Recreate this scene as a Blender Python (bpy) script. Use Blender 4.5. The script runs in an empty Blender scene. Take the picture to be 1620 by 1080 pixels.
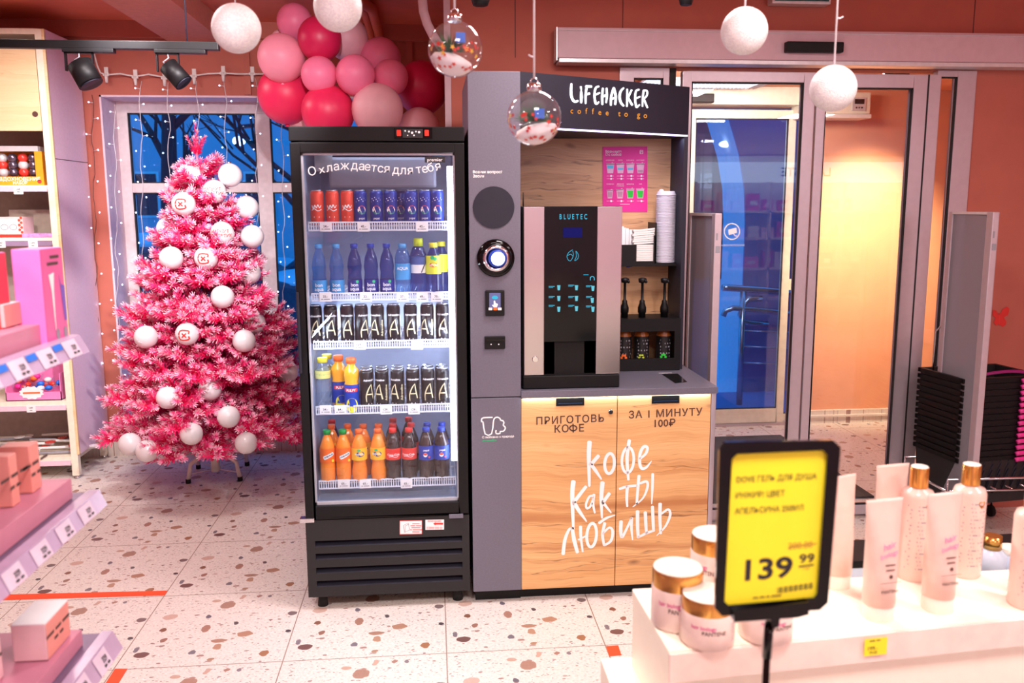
import bpy, bmesh, math, random
from math import pi, sin, cos, radians, sqrt, atan2
from mathutils import Vector, Matrix, noise
random.seed(7)
sc = bpy.context.scene
C = sc.collection

# ------------------------------------------------------------ camera
F_PX = 1364.2                      # focal length in pixels of the 1620 px wide frame
YAW, PITCH, ROLL, EYE = .0904, .155, -.0043, 1.6442
_fl = Vector((sin(YAW), cos(YAW), 0)); _r0 = Vector((cos(YAW), -sin(YAW), 0))
FWD = _fl*cos(PITCH) + Vector((0, 0, -sin(PITCH))); _u0 = _r0.cross(FWD)
RGT = _r0*cos(ROLL) + _u0*sin(ROLL); UP = _u0*cos(ROLL) - _r0*sin(ROLL)
EYEP = Vector((0, 0, EYE))
cam = bpy.data.cameras.new('camera'); camo = bpy.data.objects.new('camera', cam); C.objects.link(camo)
cam.sensor_width = 36; cam.lens = F_PX/1620*36; cam.clip_start = .05; cam.clip_end = 200
camo.matrix_world = Matrix(((RGT.x, UP.x, -FWD.x, 0), (RGT.y, UP.y, -FWD.y, 0), (RGT.z, UP.z, -FWD.z, EYE), (0, 0, 0, 1)))
cam.dof.use_dof = True; cam.dof.focus_distance = 3.6; cam.dof.aperture_fstop = 5.2
sc.camera = camo

def at(u, v, X=None, Y=None, Z=None, P=None, N=None):
    """Point of the place seen at photo pixel (u, v) on the plane X=, Y=, Z= or (P, N)."""
    d = FWD + RGT*((u-810)/F_PX) - UP*((v-540)/F_PX)
    if P is not None: t = (P-EYEP).dot(N)/d.dot(N)
    elif X is not None: t = X/d.x
    elif Y is not None: t = Y/d.y
    else: t = (Z-EYE)/d.z
    return EYEP + d*t

# ------------------------------------------------------------ view, world, big lights
sc.view_settings.view_transform = 'Standard'
sc.view_settings.look = 'None'
sc.view_settings.gamma = 1
sc.view_settings.use_curve_mapping = False
sc.view_settings.exposure = 0.0
sc.cycles.use_denoising = True
sc.cycles.max_bounces = 10; sc.cycles.transparent_max_bounces = 24
sc.cycles.diffuse_bounces = 4; sc.cycles.glossy_bounces = 4; sc.cycles.transmission_bounces = 8
sc.cycles.caustics_reflective = False; sc.cycles.caustics_refractive = False
sc.cycles.sample_clamp_indirect = 6

w = bpy.data.worlds.new('dusk'); sc.world = w; w.use_nodes = True
bg = w.node_tree.nodes['Background']
bg.inputs[0].default_value = (.016, .25, .58, 1); bg.inputs[1].default_value = 2.5

def area(name, loc, size, energy, col=(1, 1, 1), rot=(0, 0, 0), sy=None, spread=pi):
    l = bpy.data.lights.new(name, 'AREA'); l.energy = energy; l.color = col; l.size = size; l.spread = spread
    if sy: l.shape = 'RECTANGLE'; l.size_y = sy
    o = bpy.data.objects.new(name, l); C.objects.link(o); o.location = loc; o.rotation_euler = rot
    return o
def spot(name, loc, target, energy, angle, col=(1, 1, 1), blend=.6, rad=.05):
    l = bpy.data.lights.new(name, 'SPOT'); l.energy = energy; l.color = col; l.spot_size = radians(angle)
    l.spot_blend = blend; l.shadow_soft_size = rad
    o = bpy.data.objects.new(name, l); C.objects.link(o); o.location = loc
    o.rotation_euler = (Vector(target)-Vector(loc)).to_track_quat('-Z', 'Y').to_euler()
    return o
WARM = (1, .89, .87)
K = 1.0
for i, (x, y, e) in enumerate(((-1.3, 3.0, 40), (.7, 2.7, 35), (2.3, 2.0, 18), (-1.6, .2, 14), (.3, .3, 34), (2.3, .4, 34), (-2.1, 4.5, 26), (.9, -1.9, 30), (4.4, -1.6, 40))):
    area('ceiling_lamp_light', (x, y, 2.68), .5, e*K, WARM)
spot('track_light_display', (-.5, 2.9, 2.66), (.75, 1.25, 1.0), 175*K, 34, (1, .9, .78), .7, .04)
spot('track_light_kiosk', (1.0, .9, 2.66), (.6, 3.4, .5), 60*K, 52, (1, .92, .85), .8, .06)
spot('track_light_fridge', (-.6, .6, 2.66), (-.6, 3.0, .0), 90*K, 58, (1, .94, .9), .9, .06)
spot('track_light_tree', (-1.15, 3.3, 2.6), (-1.35, 5.3, 1.0), 145*K, 44, (1, .95, .97), .8, .05)
spot('fill_light_window', (-.2, 2.4, 2.66), (-2.15, 5.6, 1.0), 380*K, 46, (1, .92, .95), .9, .05)  # added fill to whiten the cabinet side panel, no track head hangs here
spot('fill_light_balloons', (-.2, 1.4, 2.6), (-.95, 4.7, 2.36), 230*K, 26, (1, .92, .95), .8, .05)  # added fill spot that brightens the balloons, not one of the track heads
spot('track_light_cabinet', (-1.75, 3.2, 2.6), (-2.5, 5.3, .9), 130*K, 50, (1, .9, .8), .8, .05)

# ------------------------------------------------------------ materials
def lin(c):
    return tuple((x/12.92 if x <= .04045 else ((x+.055)/1.055)**2.4) for x in (v/255 for v in c)) + (1,)
class NT:
    def __init__(s, name):
        s.m = bpy.data.materials.new(name); s.m.use_nodes = True; s.t = s.m.node_tree
        s.b = s.t.nodes['Principled BSDF']; s.out = s.t.nodes['Material Output']
    def n(s, typ, **kw):
        x = s.t.nodes.new('ShaderNode'+typ)
        for k, v in kw.items():
            if k.startswith('i_'):
                k = k[2:]; k = int(k) if k.isdigit() else k.replace('_', ' ')
                if hasattr(v, 'links'): s.t.links.new(v, x.inputs[k])
                else: x.inputs[k].default_value = v
            else: setattr(x, k, v)
        return x
    def l(s, a, b): s.t.links.new(a, b)
    def mix(s, f, a, b, blend='MIX'):
        x = s.n('Mix', data_type='RGBA', blend_type=blend)
        for k, v in ((0, f), (6, a), (7, b)):
            if hasattr(v, 'links'): s.l(v, x.inputs[k])
            else: x.inputs[k].default_value = v
        return x.outputs[2]
    def math(s, op, a, b=0., c=None):
        x = s.n('Math', operation=op)
        for k, v in ((0, a), (1, b), (2, c)):
            if v is None: continue
            if hasattr(v, 'links'): s.l(v, x.inputs[k])
            else: x.inputs[k].default_value = v
        return x.outputs[0]
    def ramp(s, f, *st):
        x = s.n('ValToRGB'); s.l(f, x.inputs[0]); e = x.color_ramp.elements
        while len(e) < len(st): e.new(.5)
        for el, (p, c) in zip(e, st): el.position = p; el.color = c
        return x.outputs[0]
def mat(name, rgb, rough=.5, metal=0., var=.06, scale=30., spec=.5, emit=None, es=0., bump=0., alpha=1., coat=0., trans=0., sub=0.):
    t = NT(name); b = t.b; c = lin(rgb)
    tc = t.n('TexCoord')
    nz = t.n('TexNoise', i_Vector=tc.outputs['Object'], i_Scale=scale, i_Detail=3.)
    lo = tuple(x*(1-var) for x in c[:3])+(1,); hi = tuple(min(1, x*(1+var)) for x in c[:3])+(1,)
    t.l(t.ramp(nz.outputs[0], (.3, lo), (.7, hi)), b.inputs['Base Color'])
    b.inputs['Roughness'].default_value = rough; b.inputs['Metallic'].default_value = metal
    b.inputs['Specular IOR Level'].default_value = spec
    if coat: b.inputs['Coat Weight'].default_value = coat; b.inputs['Coat Roughness'].default_value = .08
    if trans: b.inputs['Transmission Weight'].default_value = trans
    if emit: b.inputs['Emission Color'].default_value = lin(emit); b.inputs['Emission Strength'].default_value = es
    if bump:
        bp = t.n('Bump', i_Strength=bump, i_Distance=.01, i_Height=nz.outputs[0]); t.l(bp.outputs[0], b.inputs['Normal'])
    if alpha < 1: b.inputs['Alpha'].default_value = alpha
    return t.m
def pane(name, tint=(255, 255, 255), refl=1., body=0., bodycol=(200, 200, 210), rough=0.):
    """thin glass: see-through, mirror-like by fresnel, with a little body colour"""
    t = NT(name); t.t.nodes.remove(t.b)
    tr = t.n('BsdfTransparent', i_0=lin(tint)); gl = t.n('BsdfGlossy', i_Roughness=rough)
    fr = t.n('LayerWeight', i_Blend=.5); k = t.math('MULTIPLY', t.math('ADD', t.math('MULTIPLY', t.math('POWER', fr.outputs['Facing'], 4.5), .85), .045), refl)
    mx = t.n('MixShader', i_0=k); t.l(tr.outputs[0], mx.inputs[1]); t.l(gl.outputs[0], mx.inputs[2]); o = mx
    if body:
        df = t.n('BsdfDiffuse', i_0=lin(bodycol)); m2 = t.n('MixShader', i_0=body)
        t.l(mx.outputs[0], m2.inputs[1]); t.l(df.outputs[0], m2.inputs[2]); o = m2
    t.l(o.outputs[0], t.out.inputs[0]); return t.m
def glow(name, rgb, s):
    t = NT(name); t.t.nodes.remove(t.b); e = t.n('Emission', i_0=lin(rgb), i_1=s); t.l(e.outputs[0], t.out.inputs[0]); return t.m

def oak(name, a, b, dark, crack):
    t = NT(name); tc = t.n('TexCoord'); O = tc.outputs['Object']
    wz = t.n('TexNoise', i_Vector=O, i_Scale=2.6, i_Detail=3.)
    bend = t.n('VectorMath', operation='ADD', i_0=O, i_1=t.n('VectorMath', operation='MULTIPLY', i_0=t.n('VectorMath', operation='SUBTRACT', i_0=wz.outputs['Color'], i_1=(.5, .5, .5)).outputs[0], i_1=(0, 0, .10)).outputs[0]).outputs[0]
    def nz(scale, sc_, det, dist=0., loc=(0, 0, 0), rough=.55):
        mp = t.n('Mapping', i_Vector=bend); mp.inputs['Scale'].default_value = scale; mp.inputs['Location'].default_value = loc
        return t.n('TexNoise', i_Vector=mp.outputs[0], i_Scale=sc_, i_Detail=det, i_Distortion=dist, i_Roughness=rough).outputs[0]
    n1 = nz((.5, 1, 12), 2.0, 5.); n2 = nz((3, 1, 150), 2.2, 4.); n3 = nz((.35, 1, 5.5), 2.3, 4., .3, (.31, 0, .2)); n4 = nz((1.6, 1, 60), 2., 3., 0, (0, 0, .7))
    base = t.mix(t.ramp(n1, (.32, (0, 0, 0, 1)), (.70, (1, 1, 1, 1))), lin(a), lin(b))
    base = t.mix(t.math('MULTIPLY', t.ramp(n2, (.45, (0, 0, 0, 1)), (.75, (1, 1, 1, 1))), .45), base, lin(dark))
    broad = t.ramp(n3, (.52, (0, 0, 0, 1)), (.68, (1, 1, 1, 1)))
    base = t.mix(t.math('MULTIPLY', broad, .85), base, lin(dark))
    band = t.math('MULTIPLY', t.ramp(t.math('ABSOLUTE', t.math('SUBTRACT', n3, .535)), (.0, (1, 1, 1, 1)), (.010, (0, 0, 0, 1))), t.ramp(n4, (.40, (0, 0, 0, 1)), (.6, (1, 1, 1, 1))))
    base = t.mix(t.math('MULTIPLY', band, .85), base, lin(crack))
    mp4 = t.n('Mapping', i_Vector=bend); mp4.inputs['Scale'].default_value = (1, .2, 2.2)
    vo = t.n('TexVoronoi', i_Vector=mp4.outputs[0], i_Scale=3.3)
    kn = t.ramp(t.math('ADD', vo.outputs['Distance'], t.math('MULTIPLY', n2, .09)), (.06, (1, 1, 1, 1)), (.16, (0, 0, 0, 1)))
    base = t.mix(t.math('MULTIPLY', kn, .7), base, lin(crack))
    t.l(base, t.b.inputs['Base Color']); t.b.inputs['Roughness'].default_value = .5
    return t.m

M = {}
def mk(name, *a, **k): M[name] = mat(name, *a, **k); return M[name]
mk('terracotta', (192, 108, 92), .75, var=.05, scale=6)
mk('terracotta_light', (236, 168, 132), .75, var=.04, scale=6)
mk('ceiling_paint', (222, 118, 90), .8, var=.06, scale=5)
mk('beam_paint', (205, 130, 112), .8)
mk('white_plastic', (235, 228, 224), .4); mk('cream', (244, 236, 216), .45); mk('paper', (246, 243, 245), .7, var=.02)
mk('white_metal', (226, 222, 226), .35, .3); mk('alu', (205, 192, 200), .38, .55, var=.03); mk('alu_dark', (150, 140, 148), .4, .5)
mk('header_paint', (216, 186, 196), .5, var=.03)
mk('black', (13, 11, 14), .5, var=.15, spec=.3); mk('black_gloss', (7, 7, 9), .1, spec=.3); mk('black_soft', (32, 29, 31), .7)
mk('graphite', (110, 107, 122), .42, .15, var=.08, scale=160); mk('graphite_dark', (24, 22, 40), .6, var=.08)
mk('ink', (40, 36, 40), .7); mk('ink_brown', (84, 52, 46), .6); mk('ink_grey', (150, 148, 158), .7)
mk('white_ink', (252, 250, 252), .6, var=.01); mk('green_ink', (30, 190, 120), .6); mk('magenta_ink', (225, 40, 150), .6)
mk('lilac', (236, 205, 222), .6, var=.04, scale=80); mk('gold', (226, 172, 92), .22, .9, var=.1)
mk('steel', (206, 200, 204), .24, 1., var=.01); mk('chrome', (225, 225, 230), .12, 1.)
mk('tape', (245, 82, 38), .6); mk('yellow', (255, 240, 46), .5, var=.02); mk('rubber', (22, 22, 22), .8)
M['oak'] = oak('oak', (218, 164, 106), (234, 188, 132), (182, 118, 70), (108, 64, 40))
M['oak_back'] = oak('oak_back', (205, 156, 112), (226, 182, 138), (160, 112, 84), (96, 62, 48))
M['birch'] = oak('birch', (240, 208, 158), (246, 218, 174), (232, 194, 142), (226, 188, 138))
M['pane'] = pane('pane', (250, 252, 255), 1.0); M['pane_out'] = pane('pane_out', (225, 238, 255), 1.0)
M['acrylic'] = pane('acrylic', (196, 190, 200), 1., .42, (190, 186, 196)); M['clear'] = pane('clear', (240, 246, 252), 1.1, .06, (220, 230, 245))
M['led'] = glow('led', (235, 240, 255), 14.); M['led_soft'] = glow('led_soft', (225, 235, 255), 3.2)
M['sign_white'] = glow('sign_white', (250, 250, 255), 2.6); M['sign_orange'] = glow('sign_orange', (255, 160, 60), 1.1)
M['screen_cyan'] = glow('screen_cyan', (70, 190, 225), 1.1); M['screen_blue'] = glow('screen_blue', (50, 45, 140), .5)
M['fairy'] = glow('fairy', (205, 225, 255), 6.)

# ------------------------------------------------------------ mesh building
_tc = {}
def text_mesh(s, bold=0., sp=1.):
    k = (s, bold, sp)
    if k not in _tc:
        cu = bpy.data.curves.new('t', 'FONT'); cu.body = s; cu.size = 1; cu.offset = bold; cu.resolution_u = 3; cu.space_character = sp
        o = bpy.data.objects.new('t', cu); C.objects.link(o)
        bpy.context.view_layer.update()
        ev = o.evaluated_get(bpy.context.evaluated_depsgraph_get()); me = ev.to_mesh()
        vs = [(v.co.x, v.co.y) for v in me.vertices]; fs = [tuple(p.vertices) for p in me.polygons]
        ev.to_mesh_clear(); bpy.data.objects.remove(o); bpy.data.curves.remove(cu)
        _tc[k] = (vs, fs)
    return _tc[k]
class MB:
    def __init__(s): s.v = []; s.f = []; s.m = []; s.s = []; s.c = []
    def add(s, vs, fs, mi=0, smooth=False, col=None):
        o = len(s.v); s.v += [Vector(p) for p in vs]; s.f += [tuple(i+o for i in q) for q in fs]
        s.m += [mi]*len(fs); s.s += [smooth]*len(fs)
        if col is not None: s.c += list(col)
        return s
    def box(s, x0, y0, z0, x1, y1, z1, mi=0):
        return s.add([(x0,y0,z0),(x1,y0,z0),(x1,y1,z0),(x0,y1,z0),(x0,y0,z1),(x1,y0,z1),(x1,y1,z1),(x0,y1,z1)],
                     [(0,3,2,1),(4,5,6,7),(0,1,5,4),(1,2,6,5),(2,3,7,6),(3,0,4,7)], mi)
    def obox(s, c, h, R, mi=0):
        c = Vector(c); vs = []
        for z in (-1, 1):
            for x, y in ((-1,-1),(1,-1),(1,1),(-1,1)): vs.append(c + R @ Vector((x*h[0], y*h[1], z*h[2])))
        return s.add(vs, [(0,3,2,1),(4,5,6,7),(0,1,5,4),(1,2,6,5),(2,3,7,6),(3,0,4,7)], mi)
    def bar(s, p, q, w, h, mi=0):
        p, q = Vector(p), Vector(q); d = q-p; R = d.to_track_quat('Y', 'Z').to_matrix()
        return s.obox((p+q)/2, (w/2, d.length/2, h/2), R, mi)
    def quad(s, a, b, c, d, mi=0): return s.add([a, b, c, d], [(0,1,2,3)], mi)
    def lathe(s, prof, c=(0,0,0), n=24, mi=0, smooth=True, R=None, caps=True):
        c = Vector(c); vs = []; fs = []
        for r, z in prof:
            for k in range(n):
                p = Vector((r*cos(2*pi*k/n), r*sin(2*pi*k/n), z)); vs.append(c + (R @ p if R else p))
        for i in range(len(prof)-1):
            for k in range(n):
                a, b = i*n+k, i*n+(k+1) % n; fs.append((a, b, b+n, a+n))
        s.add(vs, fs, mi, smooth)
        o = len(s.v)-len(vs)
        if caps:
            for i, rev in ((0, True), (len(prof)-1, False)):
                if prof[i][0] > 1e-5:
                    q = [o+i*n+k for k in range(n)]; s.f.append(tuple(q[::-1] if rev else q)); s.m.append(mi); s.s.append(False)
        return s
    def cyl(s, p, q, r, r2=None, n=16, mi=0):
        p, q = Vector(p), Vector(q); d = q-p
        return s.lathe([(r, 0), (r if r2 is None else r2, d.length)], p, n, mi, True, d.to_track_quat('Z', 'Y').to_matrix())
    def tube(s, pts, r, n=8, mi=0, closed=False):
        P = [Vector(p) for p in pts]; L = len(P); vs = []; fs = []
        rr = r if isinstance(r, (list, tuple)) else [r]*L
        up = None
        for i in range(L):
            a = P[(i-1) % L] if (closed or i > 0) else P[i]; b = P[(i+1) % L] if (closed or i < L-1) else P[i]
            d = (b-a).normalized() if (b-a).length > 1e-9 else Vector((0, 0, 1))
            if up is None: up = d.orthogonal().normalized()
            else: up = (up - d*up.dot(d)); up = up.normalized() if up.length > 1e-6 else d.orthogonal().normalized()
            w_ = d.cross(up)
            for k in range(n): vs.append(P[i] + up*rr[i]*cos(2*pi*k/n) + w_*rr[i]*sin(2*pi*k/n))
        for i in range(L if closed else L-1):
            j = (i+1) % L
            for k in range(n): fs.append((i*n+k, i*n+(k+1) % n, j*n+(k+1) % n, j*n+k))
        if not closed: fs += [tuple(range(n))[::-1], tuple(range((L-1)*n, L*n))]
        return s.add(vs, fs, mi, True)
    def ball(s, c, r, nu=20, nv=12, mi=0, sq=(1,1,1)):
        c = Vector(c); vs = [c+Vector((0,0,r*sq[2]))]; fs = []
        for i in range(1, nv):
            for k in range(nu):
                a, b = pi*i/nv, 2*pi*k/nu; vs.append(c+Vector((r*sq[0]*sin(a)*cos(b), r*sq[1]*sin(a)*sin(b), r*sq[2]*cos(a))))
        vs.append(c-Vector((0,0,r*sq[2]))); L = len(vs)-1
        for k in range(nu):
            fs.append((0, 1+k, 1+(k+1) % nu)); fs.append((L, 1+(nv-2)*nu+(k+1) % nu, 1+(nv-2)*nu+k))
            for i in range(nv-2): a = 1+i*nu+k; b = 1+i*nu+(k+1) % nu; fs.append((a, a+nu, b+nu, b))
        return s.add(vs, fs, mi, True)
    def prism(s, poly, fn0, fn1, mi=0, smooth=False):
        n = len(poly); vs = [fn0(*p) for p in poly]+[fn1(*p) for p in poly]
        fs = [tuple(range(n))[::-1], tuple(range(n, 2*n))]+[(i, (i+1) % n, n+(i+1) % n, n+i) for i in range(n)]
        return s.add(vs, fs, mi, smooth)
    def text(s, t, fn, size, mi=0, bold=0., align='C', sx=1., sp=1.):
        if t[:1] == '~':        # print too small to read: bars of word length
            ws = t[1:].split(); k = size*.55*sx; tot = (sum(len(q) for q in ws)+len(ws)-1)*k
            x = {'C': -tot/2, 'L': 0, 'R': -tot}[align]
            for q in ws:
                s.add([fn(x, size*.1), fn(x+len(q)*k, size*.1), fn(x+len(q)*k, size*.5), fn(x, size*.5)], [(0, 1, 2, 3)], mi); x += (len(q)+1)*k
            return s
        vs, fs = text_mesh(t, bold, sp)
        if not vs: return s
        x0, x1 = min(p[0] for p in vs), max(p[0] for p in vs)
        ox = {'C': (x0+x1)/2, 'L': x0, 'R': x1}[align]
        return s.add([fn((x-ox)*size*sx, y*size) for x, y in vs], fs, mi)
    def stroke(s, pts, w, fn, mi=0, closed=False, sub=4, cap=5):
        """brush stroke: smooth curve through 2-D pts, width w (number or list), mapped to space by fn"""
        P = [Vector(p).to_2d() if len(p) > 2 else Vector(p) for p in pts]; n = len(P)
        W = list(w) if isinstance(w, (list, tuple)) else [w]
        if len(W) < n: W = [W[0]+(W[-1]-W[0])*i/max(1, n-1) for i in range(n)]
        Q = []; V = []
        rng = range(n if closed else n-1)
        for i in rng:
            g = (lambda k: P[k % n]) if closed else (lambda k: P[min(max(k, 0), n-1)])
            p0, p1, p2, p3 = g(i-1), g(i), g(i+1), g(i+2)
            for j in range(sub):
                t = j/sub
                Q.append(.5*((2*p1)+(p2-p0)*t+(2*p0-5*p1+4*p2-p3)*t*t+(3*p1-p0-3*p2+p3)*t**3)); V.append(W[i]*(1-t)+W[(i+1) % n]*t)
        if not closed: Q.append(P[-1]); V.append(W[-1])
        L = len(Q); left = []; right = []
        for i in range(L):
            a = Q[(i-1) % L] if (closed or i) else Q[i]; b = Q[(i+1) % L] if (closed or i < L-1) else Q[i]
            d = (b-a).normalized(); nn = Vector((-d.y, d.x))*V[i]/2; left.append(Q[i]+nn); right.append(Q[i]-nn)
        vs = [fn(*p) for p in left]+[fn(*p) for p in right]
        fs = [(i, L+i, L+(i+1) % L, (i+1) % L) for i in range(L if closed else L-1)]
        s.add(vs, fs, mi)
        if not closed:
            for e, i, sg in ((0, 0, -1), (1, L-1, 1)):
                d = (Q[1]-Q[0]).normalized() if e == 0 else (Q[-1]-Q[-2]).normalized()
                nn = Vector((-d.y, d.x)); r = V[i]/2
                arc = [Q[i]+nn*r*cos(pi*k/cap)+d*sg*r*.6*sin(pi*k/cap) for k in range(cap+1)]
                s.add([fn(*p) for p in arc], [tuple(range(cap+1))], mi)
        return s
    def ellipse(s, c, rx, ry, w, fn, tilt=0., mi=0, n=12):
        pts = []
        for k in range(n):
            a = 2*pi*k/n; x, y = rx*cos(a), ry*sin(a)
            pts.append((c[0]+x*cos(tilt)-y*sin(tilt), c[1]+x*sin(tilt)+y*cos(tilt)))
        return s.stroke(pts, w, fn, mi, True, 3)
    def disc(s, c, r, fn, mi=0, n=20, ry=None):
        return s.add([fn(c[0]+r*cos(2*pi*k/n), c[1]+(ry or r)*sin(2*pi*k/n)) for k in range(n)], [tuple(range(n))], mi)
    def rrect(s, x0, y0, x1, y1, r, fn, mi=0, k=4):
        pts = []
        for cx, cy, a0 in ((x1-r, y1-r, 0), (x0+r, y1-r, pi/2), (x0+r, y0+r, pi), (x1-r, y0+r, 1.5*pi)):
            for i in range(k+1): a = a0+pi/2*i/k; pts.append((cx+r*cos(a), cy+r*sin(a)))
        return s.add([fn(*p) for p in pts], [tuple(range(len(pts)))], mi)
    def build(s, name, mats, parent=None, bevel=0., seg=2, local=False, loc=None, kind=None, label=None, cat=None, group=None):
        me = bpy.data.meshes.new(name)
        if parent is not None and not local:
            r = parent
            while r.parent: r = r.parent
            org = Vector(r.location)
        elif loc is not None: org = Vector(loc)
        elif parent is None and not local and s.v:
            org = Vector(((min(p.x for p in s.v)+max(p.x for p in s.v))/2, (min(p.y for p in s.v)+max(p.y for p in s.v))/2, min(p.z for p in s.v)))
        else: org = Vector((0, 0, 0))
        me.from_pydata([p-org for p in s.v], [], s.f)
        for p, mi, sm in zip(me.polygons, s.m, s.s): p.material_index = mi; p.use_smooth = sm
        for m_ in (mats if isinstance(mats, (list, tuple)) else [mats]): me.materials.append(M[m_] if isinstance(m_, str) else m_)
        if s.c:
            ca = me.color_attributes.new('Col', 'FLOAT_COLOR', 'POINT')
            for i, c in enumerate(s.c): ca.data[i].color = (*c, 1)
        if bevel:
            bm = bmesh.new(); bm.from_mesh(me); bmesh.ops.remove_doubles(bm, verts=bm.verts, dist=1e-6)
            es = [e for e in bm.edges if len(e.link_faces) == 2 and e.calc_face_angle(0) > .6]
            bmesh.ops.bevel(bm, geom=es, offset=bevel, segments=seg, profile=.6, affect='EDGES', clamp_overlap=True)
            bm.to_mesh(me); bm.free()
        me.validate(); me.update()
        o = bpy.data.objects.new(name, me); C.objects.link(o)
        if parent is not None: o.parent = parent
        if parent is None or loc is not None: o.location = org if parent is None else (0, 0, 0)
        if kind: o['kind'] = kind
        if label: o['label'] = label
        if cat: o['category'] = cat
        if group: o['group'] = group
        return o
def thing(name, label, cat, loc=(0, 0, 0), rotz=0., group=None):
    o = bpy.data.objects.new(name, None); C.objects.link(o); o.empty_display_size = .05
    o.location = loc; o.rotation_euler = (0, 0, rotz); o['label'] = label; o['category'] = cat
    if group: o['group'] = group
    return o
def dup(root, loc, label=None, rotz=0., group=None):
    r = root.copy(); C.objects.link(r); r.location = loc; r.rotation_euler = (0, 0, rotz)
    if label: r['label'] = label
    if group: r['group'] = group
    for ch in list(root.children):
        c = ch.copy(); C.objects.link(c); c.parent = r
        for g in ch.children:
            d = g.copy(); C.objects.link(d); d.parent = c
    return r
def front(x0, z0, y):      # a plane facing the shop (-Y): 2-D x, z
    return lambda x, z: Vector((x0+x, y, z0+z))
def wrap(r, z0, a0=0.):    # a round label, facing -Y at a0 = 0 (local coordinates)
    return lambda x, z: Vector((r*sin(x/r+a0), -r*cos(x/r+a0), z0+z))
ORD = ['first', 'second', 'third', 'fourth', 'fifth', 'sixth', 'seventh', 'eighth', 'ninth', 'tenth', 'eleventh', 'twelfth', 'thirteenth', 'fourteenth', 'fifteenth', 'sixteenth']

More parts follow.
